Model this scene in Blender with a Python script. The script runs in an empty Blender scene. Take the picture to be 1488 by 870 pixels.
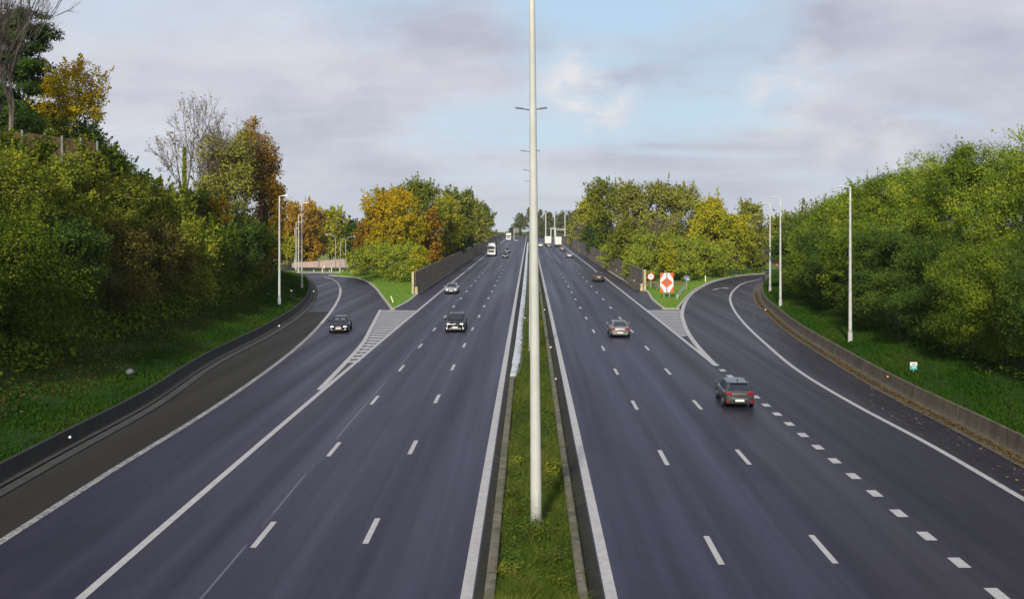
import bpy, math, random
import numpy as np
from mathutils import Vector, Matrix

R = math.radians
random.seed(11)
rng = np.random.default_rng(11)
scene = bpy.context.scene
COL = scene.collection

# ------------------------------------------------------------------ camera model used to survey the photo
F, CX, HY, CAMZ = 1418.0, 769.5, 336.0, 10.85
_zt = [(-80, -2.5), (0, -.75), (33, 0), (58, .49), (96, 1.06), (158, 1.9), (246, 2.95), (330, 3.9), (400, 4.65),
       (500, 5.7), (600, 6.8), (680, 7.2), (760, 6.9), (900, 5.5), (1200, 2), (4000, -25)]
_yg = np.arange(-80, 3000, 2.0)
_zg = np.interp(_yg, [a for a, b in _zt], [b for a, b in _zt])
_k = np.hanning(21); _k /= _k.sum()
_zs = np.convolve(np.pad(_zg, 10, mode='reflect', reflect_type='odd'), _k, mode='valid')


def zr(y):
    return np.interp(y, _yg, _zs)


def depth(py):
    a, b = 8.0, 640.0
    for _ in range(50):
        m = (a + b) / 2
        if HY + F * (CAMZ - float(zr(m))) / m > py: a = m
        else: b = m
    return (a + b) / 2


def P(px, py):
    d = depth(py)
    return ((px - CX) * d / F, d)


def XP(px, d): return (px - CX) * d / F
def ZP(py, d): return CAMZ + (HY - py) * d / F


def pchip(xs, ys):
    xs = np.array(xs, float); ys = np.array(ys, float)
    o = np.argsort(xs); xs = xs[o]; ys = ys[o]
    h = np.diff(xs); dl = np.diff(ys) / h
    m = np.zeros_like(xs); m[0] = dl[0]; m[-1] = dl[-1]
    for i in range(1, len(xs) - 1):
        m[i] = (dl[i - 1] * h[i] + dl[i] * h[i - 1]) / (h[i] + h[i - 1])

    def f(x):
        x = np.asarray(x, float)
        i = np.clip(np.searchsorted(xs, x) - 1, 0, len(xs) - 2)
        t = np.clip((x - xs[i]) / h[i], -2, 3)
        lo = x < xs[0]; hi = x > xs[-1]
        tt = np.clip(t, 0, 1)
        v = ((1 + 2 * tt) * (1 - tt) ** 2 * ys[i] + tt * (1 - tt) ** 2 * h[i] * m[i]
             + tt ** 2 * (3 - 2 * tt) * ys[i + 1] + tt ** 2 * (tt - 1) * h[i] * m[i + 1])
        v = np.where(lo, ys[0] + (x - xs[0]) * m[0], v)
        v = np.where(hi, ys[-1], v)
        return v
    return f


def curve_px(pts, extra=()):
    q = [P(*p) for p in pts]
    ys = [b for a, b in q] + [b for a, b in extra]
    xs = [a for a, b in q] + [a for a, b in extra]
    return pchip(ys, xs)


# ------------------------------------------------------------------ object helpers
def tag(o, label=None, cat=None, group=None, kind=None):
    if label: o['label'] = label
    if cat: o['category'] = cat
    if group: o['group'] = group
    if kind: o['kind'] = kind
    return o


def empty(name, loc, rz=0.0):
    o = bpy.data.objects.new(name, None)
    COL.objects.link(o)
    o.location = loc; o.rotation_euler = (0, 0, rz)
    o.empty_display_size = .3
    return o


class MB:
    def __init__(s): s.v = []; s.f = []; s.m = []

    def add(s, verts, faces, mi=0):
        n = len(s.v)
        s.v += [tuple(v) for v in verts]
        s.f += [tuple(i + n for i in f) for f in faces]
        s.m += [mi] * len(faces)

    def box(s, c, d, rz=0.0, rx=0.0, ry=0.0, taper=1.0, mi=0):
        hx, hy, hz = d[0] / 2, d[1] / 2, d[2] / 2
        pts = []
        for z in (-hz, hz):
            k = taper if z > 0 else 1.0
            for x, y in ((-hx, -hy), (hx, -hy), (hx, hy), (-hx, hy)):
                pts.append(Vector((x * k, y * k, z)))
        M = Matrix.Translation(c) @ Matrix.Rotation(rz, 4, 'Z') @ Matrix.Rotation(ry, 4, 'Y') @ Matrix.Rotation(rx, 4, 'X')
        s.add([M @ p for p in pts], [(3, 2, 1, 0), (4, 5, 6, 7), (0, 1, 5, 4), (1, 2, 6, 5), (2, 3, 7, 6), (3, 0, 4, 7)], mi)
        return s

    def tube(s, pts, rad, n=8, cap=True, mi=0):
        pts = [Vector(p) for p in pts]
        vs = []; fs = []
        for i, p in enumerate(pts):
            if i == 0: t = pts[1] - pts[0]
            elif i == len(pts) - 1: t = pts[-1] - pts[-2]
            else: t = pts[i + 1] - pts[i - 1]
            t.normalize()
            a = Vector((1, 0, 0)) if abs(t.x) < .8 else Vector((0, 1, 0))
            u = t.cross(a).normalized(); w = t.cross(u)
            r = rad[i] if hasattr(rad, '__len__') else rad
            for k in range(n):
                an = 2 * math.pi * k / n
                vs.append(p + u * (r * math.cos(an)) + w * (r * math.sin(an)))
        for i in range(len(pts) - 1):
            for k in range(n):
                a = i * n + k; b = i * n + (k + 1) % n
                fs.append((a, b, b + n, a + n))
        if cap:
            fs.append(tuple(range(n - 1, -1, -1)))
            fs.append(tuple(range((len(pts) - 1) * n, len(pts) * n)))
        s.add(vs, fs, mi)
        return s

    def disc(s, c, nrm, r, th, n=20, mi=0):
        nrm = Vector(nrm).normalized()
        return s.tube([Vector(c) - nrm * th / 2, Vector(c) + nrm * th / 2], [r, r], n, True, mi)

    def prism(s, outline, axis_o, thick, mi=0):
        """outline in (x,z), extruded along y by thick around y=axis_o"""
        n = len(outline)
        vs = [(x, axis_o - thick / 2, z) for x, z in outline] + [(x, axis_o + thick / 2, z) for x, z in outline]
        fs = [tuple(range(n)), tuple(range(2 * n - 1, n - 1, -1))]
        for i in range(n):
            j = (i + 1) % n
            fs.append((j, i, i + n, j + n))
        s.add(vs, fs, mi)
        return s

    def build(s, name, mat, parent=None, smooth=False, loc=None, bevel=0.0, subsurf=0):
        me = bpy.data.meshes.new(name)
        me.from_pydata(s.v, [], s.f)
        mats = mat if isinstance(mat, (list, tuple)) else [mat]
        for m in mats: me.materials.append(m)
        if len(mats) > 1:
            me.polygons.foreach_set('material_index', s.m)
        if smooth:
            me.polygons.foreach_set('use_smooth', [True] * len(me.polygons))
        me.update()
        o = bpy.data.objects.new(name, me)
        COL.objects.link(o)
        if parent is not None: o.parent = parent
        if loc is not None: o.location = loc
        if bevel:
            b = o.modifiers.new('bevel', 'BEVEL'); b.width = bevel; b.segments = 2; b.limit_method = 'ANGLE'
        if subsurf:
            b = o.modifiers.new('sub', 'SUBSURF'); b.levels = subsurf; b.render_levels = subsurf
        return o


def np_quads(name, verts, mat, parent=None, var=None):
    """verts (n,4,3) -> one mesh of n quads, with a per-face float attribute 'var'"""
    n = len(verts)
    me = bpy.data.meshes.new(name)
    me.vertices.add(n * 4); me.loops.add(n * 4); me.polygons.add(n)
    me.vertices.foreach_set('co', np.ascontiguousarray(verts, dtype=np.float32).reshape(-1))
    me.loops.foreach_set('vertex_index', np.arange(n * 4, dtype=np.int32))
    me.polygons.foreach_set('loop_start', np.arange(0, n * 4, 4, dtype=np.int32))
    me.polygons.foreach_set('loop_total', np.full(n, 4, dtype=np.int32))
    me.update(calc_edges=True)
    if var is not None:
        at = me.attributes.new('var', 'FLOAT', 'FACE')
        at.data.foreach_set('value', np.ascontiguousarray(var, dtype=np.float32))
    me.materials.append(mat)
    o = bpy.data.objects.new(name, me)
    COL.objects.link(o)
    if parent is not None: o.parent = parent
    return o


# ------------------------------------------------------------------ materials
class NT:
    def __init__(s, mat):
        s.t = mat.node_tree; s.n = s.t.nodes; s.l = s.t.links

    def node(s, typ, **kw):
        nd = s.n.new(typ)
        for k, v in kw.items():
            if k.startswith('i_'):
                key = k[2:]
                key = int(key) if key.isdigit() else key.replace('_', ' ')
                nd.inputs[key].default_value = v
            else: setattr(nd, k, v)
        return nd

    def link(s, a, b): s.l.new(a, b)

    def math(s, op, a, b=None, c=None, clamp=False):
        nd = s.n.new('ShaderNodeMath'); nd.operation = op; nd.use_clamp = clamp
        for i, x in enumerate((a, b, c)):
            if x is None: continue
            if isinstance(x, (int, float)): nd.inputs[i].default_value = x
            else: s.l.new(x, nd.inputs[i])
        return nd.outputs[0]

    def mix(s, fac, a, b, blend='MIX'):
        nd = s.n.new('ShaderNodeMix'); nd.data_type = 'RGBA'; nd.blend_type = blend
        for i, x in ((0, fac), (6, a), (7, b)):
            if isinstance(x, (int, float)): nd.inputs[i].default_value = x
            elif isinstance(x, tuple): nd.inputs[i].default_value = x if len(x) == 4 else (*x, 1)
            else: s.l.new(x, nd.inputs[i])
        return nd.outputs[2]

    def ramp(s, fac, stops):
        nd = s.n.new('ShaderNodeValToRGB')
        el = nd.color_ramp.elements
        while len(el) < len(stops): el.new(.5)
        for e, (p, c) in zip(el, stops):
            e.position = p
            e.color = (c, c, c, 1) if isinstance(c, (int, float)) else (*c, 1)
        s.l.new(fac, nd.inputs[0])
        return nd.outputs[0]

    def noise(s, vec, scale, detail=4, rough=.55, dist=0.0):
        nd = s.n.new('ShaderNodeTexNoise')
        nd.inputs['Scale'].default_value = scale; nd.inputs['Detail'].default_value = detail
        nd.inputs['Roughness'].default_value = rough; nd.inputs['Distortion'].default_value = dist
        if vec is not None: s.l.new(vec, nd.inputs['Vector'])
        return nd.outputs[0]

    def mapping(s, vec, scale=(1, 1, 1), loc=(0, 0, 0)):
        nd = s.n.new('ShaderNodeMapping')
        nd.inputs['Scale'].default_value = scale; nd.inputs['Location'].default_value = loc
        s.l.new(vec, nd.inputs['Vector'])
        return nd.outputs[0]

    def position(s):
        return s.n.new('ShaderNodeNewGeometry').outputs['Position']


def new_mat(name):
    m = bpy.data.materials.new(name); m.use_nodes = True
    return m, NT(m), m.node_tree.nodes['Principled BSDF']


def plain(name, col, rough=.6, metal=0.0, var=.12, scale=3.0, bump=0.0, spec=.5, emit=0.0, col2=None, coat=0.0):
    m, t, b = new_mat(name)
    tc = t.node('ShaderNodeTexCoord').outputs['Object']
    n = t.noise(tc, scale, 5)
    c2 = col2 if col2 else tuple(max(0, c * (1 - var * 2)) for c in col)
    c1 = col if col2 else tuple(min(1, c * (1 + var)) for c in col)
    t.link(t.mix(t.ramp(n, [(.32, 0.0), (.68, 1.0)]), c2, c1), b.inputs['Base Color'])
    b.inputs['Roughness'].default_value = rough
    b.inputs['Metallic'].default_value = metal
    b.inputs['Specular IOR Level'].default_value = spec
    b.inputs['Coat Weight'].default_value = coat
    b.inputs['Coat Roughness'].default_value = .05
    if emit:
        b.inputs['Emission Color'].default_value = (*col, 1); b.inputs['Emission Strength'].default_value = emit
    if bump:
        nb = t.noise(tc, scale * 6, 6)
        bp = t.node('ShaderNodeBump'); bp.inputs['Strength'].default_value = bump; bp.inputs['Distance'].default_value = .03
        t.link(nb, bp.inputs['Height']); t.link(bp.outputs[0], b.inputs['Normal'])
    return m


def asphalt_mat(name, colA, colB, rough=.5, seams=(), dark_beyond=None):
    m, t, b = new_mat(name)
    p = t.position()
    sep = t.node('ShaderNodeSeparateXYZ'); t.link(p, sep.inputs[0])
    streak = t.noise(t.mapping(p, (.62, .010, 0)), 1.0, 4, .55)
    blot = t.noise(p, .12, 4, .6)
    fine = t.noise(p, 30.0, 3, .7)
    mid = t.noise(t.mapping(p, (1, .25, 1)), 1.4, 5, .65)
    c = t.mix(t.ramp(streak, [(.38, 0.0), (.62, 1.0)]), colA, colB)
    c = t.mix(t.math('MULTIPLY', t.ramp(blot, [(.4, 0.0), (.7, 1.0)]), .35), c, tuple(x * .72 for x in colA))
    c = t.mix(t.math('MULTIPLY', t.ramp(mid, [(.45, 0.0), (.75, 1.0)]), .3), c, tuple(x * 1.25 for x in colB))
    c = t.mix(.35, c, t.mix(fine, tuple(x * .35 for x in colA), tuple(x * 1.7 for x in colB)))
    if dark_beyond is not None:
        k = t.math('MULTIPLY_ADD', sep.outputs[0], .5, -.5 * dark_beyond, clamp=True)
        c = t.mix(k, c, t.mix(1.0, c, (1.0, 1.03, .78), 'MULTIPLY'))
    grain = t.noise(p, 7.0, 4, .8)
    c = t.mix(.5, c, t.mix(1.0, c, t.ramp(grain, [(.3, (.45, .45, .45)), (.7, (1.6, 1.6, 1.6))]), 'MULTIPLY'))
    patch = t.noise(t.mapping(p, (.28, .05, 1), (9, 4, 0)), 1.0, 2, .4)
    c = t.mix(t.math('MULTIPLY', t.ramp(patch, [(.60, 0.0), (.63, 1.0)]), .28), c, tuple(x * .6 for x in colA))
    for sx, w, cc in seams:
        wob = t.math('MULTIPLY_ADD', t.noise(t.mapping(p, (0, .05, 0)), 1.0, 2), .25, sx - .125)
        k = t.math('LESS_THAN', t.math('ABSOLUTE', t.math('SUBTRACT', sep.outputs[0], wob)), w)
        brk = t.ramp(t.noise(t.mapping(p, (0, .12, 0)), 1.0, 3), [(.42, 0.0), (.5, 1.0)])
        c = t.mix(t.math('MULTIPLY', k, brk), c, cc)
    t.link(c, b.inputs['Base Color'])
    rr = t.math('MULTIPLY_ADD', streak, -.45, rough + .22)
    t.link(rr, b.inputs['Roughness'])
    b.inputs['Specular IOR Level'].default_value = .22
    bp = t.node('ShaderNodeBump'); bp.inputs['Strength'].default_value = .25; bp.inputs['Distance'].default_value = .01
    t.link(fine, bp.inputs['Height']); t.link(bp.outputs[0], b.inputs['Normal'])
    return m


def paint_mat():
    m, t, b = new_mat('road_paint')
    p = t.position()
    n = t.noise(p, 3.0, 6, .7); n2 = t.noise(p, 22.0, 4, .7)
    c = t.mix(t.ramp(n, [(.35, 0.0), (.6, 1.0)]), (.32, .315, .325), (.41, .405, .41))
    c = t.mix(t.math('MULTIPLY', t.ramp(n2, [(.56, 0.0), (.68, 1.0)]), .14), c, (.2, .2, .21))
    t.link(c, b.inputs['Base Color']); b.inputs['Roughness'].default_value = .6
    return m


def worn_paint_mat():
    m, t, b = new_mat('worn_road_paint')
    p = t.position()
    n = t.noise(p, 1.6, 6, .75); n2 = t.noise(p, 9.0, 5, .75)
    c = t.mix(t.ramp(n2, [(.44, 0.0), (.58, 1.0)]), (.07, .07, .07), (.34, .34, .34))
    c = t.mix(t.math('MULTIPLY', t.ramp(n, [(.5, 0.0), (.62, 1.0)]), .6), c, (.42, .42, .42))
    t.link(c, b.inputs['Base Color']); b.inputs['Roughness'].default_value = .65
    return m


def concrete_mat(name, a, b_, streaks=True, rough=.85, joint=6.0):
    m, t, b = new_mat(name)
    p = t.position()
    n = t.noise(p, .9, 6, .65)
    c = t.mix(t.ramp(n, [(.35, 0.0), (.65, 1.0)]), a, b_)
    if streaks:
        s1 = t.noise(t.mapping(p, (2.2, 2.2, .12)), 1.0, 5, .7)
        c = t.mix(t.ramp(s1, [(.5, 0.0), (.72, .75)]), c, tuple(min(1, x * 2.1) for x in b_))
        s2 = t.noise(t.mapping(p, (1.1, 1.1, .2), (7, 3, 0)), 1.0, 4, .6)
        c = t.mix(t.ramp(s2, [(.52, 0.0), (.7, .8)]), c, (.025, .03, .018))
    f = t.noise(p, 14.0, 4, .7)
    c = t.mix(.25, c, t.mix(f, tuple(x * .4 for x in a), tuple(min(1, x * 1.5) for x in b_)))
    if joint:
        sep = t.node('ShaderNodeSeparateXYZ'); t.link(p, sep.inputs[0])
        k = t.math('LESS_THAN', t.math('FRACT', t.math('DIVIDE', sep.outputs[1], joint)), .012)
        c = t.mix(k, c, (.015, .015, .015))
    t.link(c, b.inputs['Base Color']); b.inputs['Roughness'].default_value = rough
    bp = t.node('ShaderNodeBump'); bp.inputs['Strength'].default_value = .3; bp.inputs['Distance'].default_value = .02
    t.link(f, bp.inputs['Height']); t.link(bp.outputs[0], b.inputs['Normal'])
    return m


def ground_mat(name, a, b_, c_, fine=9.0):
    m, t, b = new_mat(name)
    p = t.position()
    n = t.noise(p, .35, 5, .6); n2 = t.noise(p, fine, 5, .75); n3 = t.noise(p, 1.4, 5, .65)
    c = t.mix(t.ramp(n, [(.36, 0.0), (.64, 1.0)]), a, b_)
    c = t.mix(t.math('MULTIPLY', t.ramp(n3, [(.55, 0.0), (.72, 1.0)]), .7), c, c_)
    c = t.mix(.55, c, t.mix(t.ramp(n2, [(.3, 0.0), (.7, 1.0)]), tuple(x * .3 for x in a), tuple(x * 1.7 for x in b_)))
    t.link(c, b.inputs['Base Color']); b.inputs['Roughness'].default_value = .9
    b.inputs['Specular IOR Level'].default_value = .15
    bp = t.node('ShaderNodeBump'); bp.inputs['Strength'].default_value = .8; bp.inputs['Distance'].default_value = .12
    t.link(n2, bp.inputs['Height']); t.link(bp.outputs[0], b.inputs['Normal'])
    return m


def leaf_mat(name, stops, trans=.3):
    """stops: colours for var 0..1"""
    m = bpy.data.materials.new(name); m.use_nodes = True
    t = NT(m)
    t.n.remove(t.n['Principled BSDF'])
    out = [x for x in t.n if x.type == 'OUTPUT_MATERIAL'][0]
    at = t.node('ShaderNodeAttribute'); at.attribute_name = 'var'
    k = len(stops)
    c = t.ramp(at.outputs['Fac'], [(i / (k - 1) if k > 1 else 0, s_) for i, s_ in enumerate(stops)])
    d = t.node('ShaderNodeBsdfDiffuse'); tr = t.node('ShaderNodeBsdfTranslucent')
    t.link(c, d.inputs[0]); t.link(c, tr.inputs[0])
    mx = t.node('ShaderNodeMixShader'); mx.inputs[0].default_value = trans * .6
    t.link(d.outputs[0], mx.inputs[1]); t.link(tr.outputs[0], mx.inputs[2])
    t.link(mx.outputs[0], out.inputs[0])
    return m


MAT = {}
MAT['asphalt'] = asphalt_mat('asphalt', (.0125, .0112, .0255), (.0300, .0275, .0560), .50,
                             seams=((-9.82, .04, (.10, .10, .14)), (9.72, .03, (.018, .018, .022)), (14.75, .03, (.016, .016, .02))), dark_beyond=9.9)
MAT['shoulder'] = asphalt_mat('shoulder_asphalt', (.015, .0143, .0125), (.026, .0245, .021), .8)
MAT['paint'] = paint_mat()
MAT['worn'] = worn_paint_mat()
MAT['conc_dark'] = concrete_mat('dark_concrete', (.010, .010, .0095), (.022, .022, .02))
MAT['conc_warm'] = concrete_mat('warm_concrete', (.065, .053, .035), (.11, .093, .064))
MAT['conc_kerb'] = concrete_mat('kerb_concrete', (.065, .062, .038), (.135, .125, .09), True)
MAT['conc_channel'] = concrete_mat('channel_concrete', (.42, .44, .50), (.58, .60, .66), False, .35, 3.0)
MAT['gutter'] = concrete_mat('gutter_concrete', (.05, .042, .028), (.09, .078, .055), True)
MAT['gutter_dark'] = concrete_mat('dark_gutter', (.022, .021, .02), (.042, .041, .038), True)
MAT['kerb_pale'] = concrete_mat('pale_kerb', (.30, .28, .24), (.42, .40, .35), False)
MAT['noise_wall'] = concrete_mat('noise_wall_concrete', (.115, .095, .070), (.165, .14, .105), True, .85, 9.0)
MAT['cap_yellow'] = plain('weathered_yellow', (.50, .43, .26), .7, var=.2)
MAT['retain'] = concrete_mat('pinkish_concrete', (.36, .27, .23), (.46, .36, .31), False)
MAT['grass_bank'] = ground_mat('shaded_grass', (.014, .042, .006), (.022, .062, .009), (.05, .055, .016))  # the shade on the banks is put into this dark green
MAT['grass_sun'] = ground_mat('sunlit_grass', (.10, .19, .022), (.13, .25, .03), (.13, .17, .03), 5.0)  # lit counterpart of the bank grass, sunlight put into the colour
MAT['soil'] = ground_mat('leafy_soil', (.03, .028, .014), (.045, .04, .018), (.03, .045, .014))
MAT['median_soil'] = ground_mat('median_soil', (.05, .06, .018), (.08, .10, .022), (.10, .09, .035))
MAT['field'] = ground_mat('pale_field', (.12, .16, .04), (.20, .22, .06), (.18, .14, .07), 1.0)
MAT['scrub'] = ground_mat('dry_scrub', (.15, .11, .055), (.20, .15, .07), (.12, .13, .04), 3.0)
MAT['galv'] = plain('galvanised_steel', (.50, .51, .50), .5, .35, .08, 2.0)
MAT['mast'] = plain('cream_painted_steel', (.51, .525, .485), .55, 0, .06, 1.2)
MAT['pole_pale'] = plain('pale_pole_paint', (.52, .54, .52), .5, 0, .12, 1.5)
MAT['dark_metal'] = plain('dark_metal', (.09, .09, .10), .5, .5)
MAT['lamp_glass'] = plain('lamp_glass', (.55, .57, .6), .2)
MAT['bark'] = plain('bark', (.12, .105, .08), .9, var=.25, scale=5, bump=.5)
MAT['bark_pale'] = plain('pale_bark', (.34, .30, .24), .9, var=.2, scale=4, bump=.4)
MAT['bare_bark'] = plain('greyish_bare_bark', (.20, .18, .135), .9, var=.25, scale=4, bump=.4)
MAT['twig'] = plain('twig_bark', (.115, .098, .078), .9, var=.2, scale=4)
MAT['wood'] = plain('weathered_timber', (.16, .10, .045), .85, var=.25, scale=2, bump=.3)
MAT['white'] = plain('white_paint', (.78, .78, .76), .45, var=.04)
MAT['white_sign'] = plain('white_sheeting', (.85, .84, .80), .5, var=.02)
MAT['orange'] = plain('orange_sheeting', (.75, .10, .03), .5, var=.04)
MAT['red'] = plain('red_sheeting', (.65, .04, .03), .5, var=.04)
MAT['blue_sign'] = plain('faded_blue_sheeting', (.13, .17, .27), .5, var=.08)
MAT['sign_back'] = plain('grey_sign_back', (.17, .18, .18), .55, .4)
MAT['teal'] = plain('teal_sheeting', (.05, .42, .38), .5, var=.03)
MAT['reflector'] = plain('reflector_white', (.85, .85, .85), .3, var=.02)
MAT['amber'] = plain('reflector_amber', (.80, .38, .10), .35, var=.02)
MAT['pale_yellow'] = plain('yellowish_white_plastic', (.75, .78, .48), .5, var=.05)
MAT['tyre'] = plain('tyre_rubber', (.012, .012, .013), .8)
MAT['rim'] = plain('alloy_rim', (.32, .33, .35), .3, .8)
MAT['black_trim'] = plain('black_trim', (.012, .012, .014), .5)
MAT['chrome'] = plain('chrome', (.6, .6, .62), .15, 1.0)
MAT['headlamp'] = plain('headlamp_lens', (.85, .87, .92), .1, var=.02, emit=.35)
MAT['tail'] = plain('tail_lamp_lens', (.26, .010, .018), .2, var=.1)
MAT['plate'] = plain('number_plate', (.80, .80, .76), .4, var=.02)
MAT['glass'] = plain('car_glass', (.010, .014, .028), .04, 0, .05, 1, spec=.9)
MAT['grey_block'] = plain('grey_plastic', (.06, .06, .075), .6)
MAT['litter'] = plain('crumpled_pale_plastic', (.16, .16, .175), .6, var=.2, scale=6)


def car_paint(name, col, metal=.3, rough=.28):
    return plain(name, col, rough, metal, .03, 1.0, coat=.35)


MAT['p_darkgrey'] = car_paint('dark_grey_car_paint', (.055, .058, .058))
MAT['p_black'] = plain('black_car_paint', (.006, .006, .009), .22, 0, .03, 1.0, spec=.35)
MAT['p_navyblack'] = plain('navy_black_car_paint', (.005, .006, .014), .22, 0, .03, 1.0, spec=.35)
MAT['p_champagne'] = car_paint('champagne_car_paint', (.27, .265, .26), .6)
MAT['p_brown'] = car_paint('dark_brown_car_paint', (.07, .06, .05))
MAT['p_silver'] = car_paint('silver_car_paint', (.42, .43, .44), .6)
MAT['p_greysilver'] = car_paint('grey_silver_car_paint', (.24, .25, .25), .5)
MAT['p_white'] = car_paint('white_car_paint', (.75, .75, .74), 0)
MAT['p_blue'] = car_paint('light_blue_car_paint', (.16, .24, .34), .3)
MAT['trailer'] = plain('white_trailer_panel', (.70, .70, .66), .5, var=.03)
MAT['tarp_dark'] = plain('dark_tarpaulin', (.04, .042, .05), .6)

# ------------------------------------------------------------------ stations and surfaces
ST = np.concatenate([np.arange(-40, 260, 2.0), np.arange(260, 700, 8.0), np.arange(700, 1001, 25.0)])


def stations(y0, y1):
    m = ST[(ST > y0 + .01) & (ST < y1 - .01)]
    return np.concatenate([[y0], m, [y1]])


LGUT = curve_px([(0, 722), (112, 658), (224, 595), (314, 532), (403, 483), (448, 451), (461, 430), (457, 412), (450, 404.5), (436, 401)],
                [(-21.4, -40.0), (-64, 216.0)])
RGUT = curve_px([(1488, 681), (1400, 633), (1300, 581), (1200, 521), (1140, 481), (1112, 456), (1097, 440), (1094, 430), (1100, 415), (1116, 405.5)],
                [(22.0, -40.0)])
LWL = curve_px([(0, 787), (90, 729.5), (152, 690), (287, 607), (426, 509), (475, 460), (489, 440), (494.5, 425), (491, 412), (483, 405.5), (470, 401.8)],
               [(-17.9, -40)])
RWL = curve_px([(1488, 725), (1350, 645), (1250, 592), (1170, 545), (1110, 497), (1080, 468), (1064, 445), (1061, 432), (1068, 420), (1085, 410), (1108, 405)],
               [(18.5, -40)])
LB = lambda y: LGUT(y) - 1.0
RB = lambda y: RGUT(y) + 1.15
LISL = curve_px([(570, 450), (556, 432), (545, 418), (530, 408), (518, 404), (500, 402), (478, 400.8)])     # ramp-side kerb of the near-left gore island
RISL = curve_px([(984, 449), (991, 440), (1001, 429), (1018, 417), (1046, 406), (1080, 400), (1118, 397)])
RLINE = curve_px([(1037, 528), (1020, 510), (1004, 490), (994, 470), (991, 455), (993, 446), (1001, 431), (1018, 418), (1046, 407), (1080, 401), (1118, 398)])
LLINE = curve_px([(470, 560), (497, 532), (528, 497), (540, 475), (553, 450)])
XR_EDGE, XL_EDGE = 14.05, -13.40
LM_WALL, RM_WALL = -1.02, 1.42      # inner faces of the median walls

road_v = MB()


def sheet(mb, fl, fr, y0, y1, zo, nx=1, zf=None):
    ys = stations(y0, y1)
    vs = []
    for y in ys:
        a = float(fl(y)) if callable(fl) else fl
        b = float(fr(y)) if callable(fr) else fr
        for i in range(nx + 1):
            x = a + (b - a) * i / nx
            vs.append((x, y, float(zf(x, y) if zf else zr(y)) + zo))
    fs = []
    w = nx + 1
    for j in range(len(ys) - 1):
        for i in range(nx):
            fs.append((j * w + i, j * w + i + 1, (j + 1) * w + i + 1, (j + 1) * w + i))
    mb.add(vs, fs)


def ss(t):
    t = min(1.0, max(0.0, t)); return t * t * (3 - 2 * t)


def xl_road(y):
    return float(LGUT(y)) if y < 203 else max(-75.0, float(LGUT(203)) - (y - 203) * 6)


def xr_road(y):
    if y < 184: return float(RGUT(y))
    return min(140.0, float(RGUT(184)) + (y - 184) * 14)


def zside(x, y):
    """road/terrain base: the slip road to the west drops away behind the crest"""
    z = float(zr(y))
    if y > 188 and x < -24:
        w = ss((-24 - x) / 12.0)
        zl = float(np.interp(y, [188, 200, 230, 300, 400, 900], [float(zr(188)), float(zr(188)) + .02, 1.45, -.35, -.5, 1]))
        z = z * (1 - w) + zl * w
    return z


mb = MB()
sheet(mb, xl_road, xr_road, -40, 188, 0.0, 2)
sheet(mb, xl_road, xr_road, 188, 216, 0.0, 90, zside)
sheet(mb, -17.3, 17.6, 216, 1000, 0.0, 4)
tag(mb.build('road', MAT['asphalt']), 'dark bluish asphalt of the motorway and its two curving slip roads', 'road', kind='structure')

mb = MB(); sheet(mb, lambda y: LGUT(y) + .05, lambda y: LWL(y) - .15, -40, depth(453), .004)
tag(mb.build('road_shoulder', MAT['shoulder']), 'brownish patched shoulder beside the slip road at the dark barrier', 'road shoulder', kind='structure')

# gutters
mb = MB()
sheet(mb, lambda y: LGUT(y) - .52, lambda y: LGUT(y) + .04, -40, 203, .05)
sheet(mb, lambda y: LGUT(y) - 1.0, lambda y: LGUT(y) - .60, -40, 203, .09)
tag(mb.build('gutter', MAT['gutter_dark']), 'dark double gutter strip along the black barrier', 'gutter', kind='structure')
mb = MB()
sheet(mb, lambda y: RGUT(y) - .04, lambda y: RGUT(y) + .42, -40, 184, .035)
sheet(mb, lambda y: RGUT(y) + .42, lambda y: RGUT(y) + .72, -40, 184, .008)
sheet(mb, lambda y: RGUT(y) + .72, lambda y: RGUT(y) + 1.2, -40, 184, .06)
tag(mb.build('gutter', MAT['gutter']), 'brownish gutter strip full of fallen leaves along the weathered concrete barrier', 'gutter', kind='structure')


def ribbon(mb, pts, w, zo):
    pts = [Vector((a, b)) for a, b in pts]
    vs = []; fs = []
    for i, p in enumerate(pts):
        t = (pts[min(i + 1, len(pts) - 1)] - pts[max(i - 1, 0)]).normalized()
        n = Vector((t.y, -t.x))
        for s in (-1, 1):
            q = p + n * (s * w / 2)
            vs.append((q.x, q.y, zside(q.x, q.y) + zo))
    for i in range(len(pts) - 1):
        fs.append((2 * i, 2 * i + 1, 2 * i + 3, 2 * i + 2))
    mb.add(vs, fs)


def ln(mb, f, y0, y1, w, zo=.006):
    g = f if callable(f) else (lambda y: f)
    ribbon(mb, [(float(g(y)), float(y)) for y in stations(y0, y1)], w, zo)


mk = MB()
ln(mk, -1.89, -40, 1000, .36)
ln(mk, 2.45, -40, 1000, .36)
ln(mk, XL_EDGE, -40, depth(560), .30)
ln(mk, XL_EDGE, depth(560), 1000, .30)
ln(mk, XR_EDGE, depth(528), 1000, .30)
ln(mk, LLINE, depth(566), depth(450), .38, .009)
ln(mk, RLINE, depth(530), 210, .42, .009)
ln(mk, RWL, -40, depth(405.5), .30)
ln(mk, LWL, depth(470), depth(401.9), .34)
# lane dashes
for k in range(-3, 56):
    for x, d0 in ((6.28, 33.3), (10.04, 33.4), (-5.71, 35.3), (-9.5, 34.9)):
        y = d0 + 12.5 * k
        ribbon(mk, [(x, y - 1.4), (x, y + 1.4)], .21, .006)
# short broad dashes of the merging line
for k in range(-4, 17):
    y = 34.7 + 2.62 * k
    if y > 76: break
    ribbon(mk, [(14.12, y - .46), (14.12, y + .46)], .42, .006)
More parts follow.
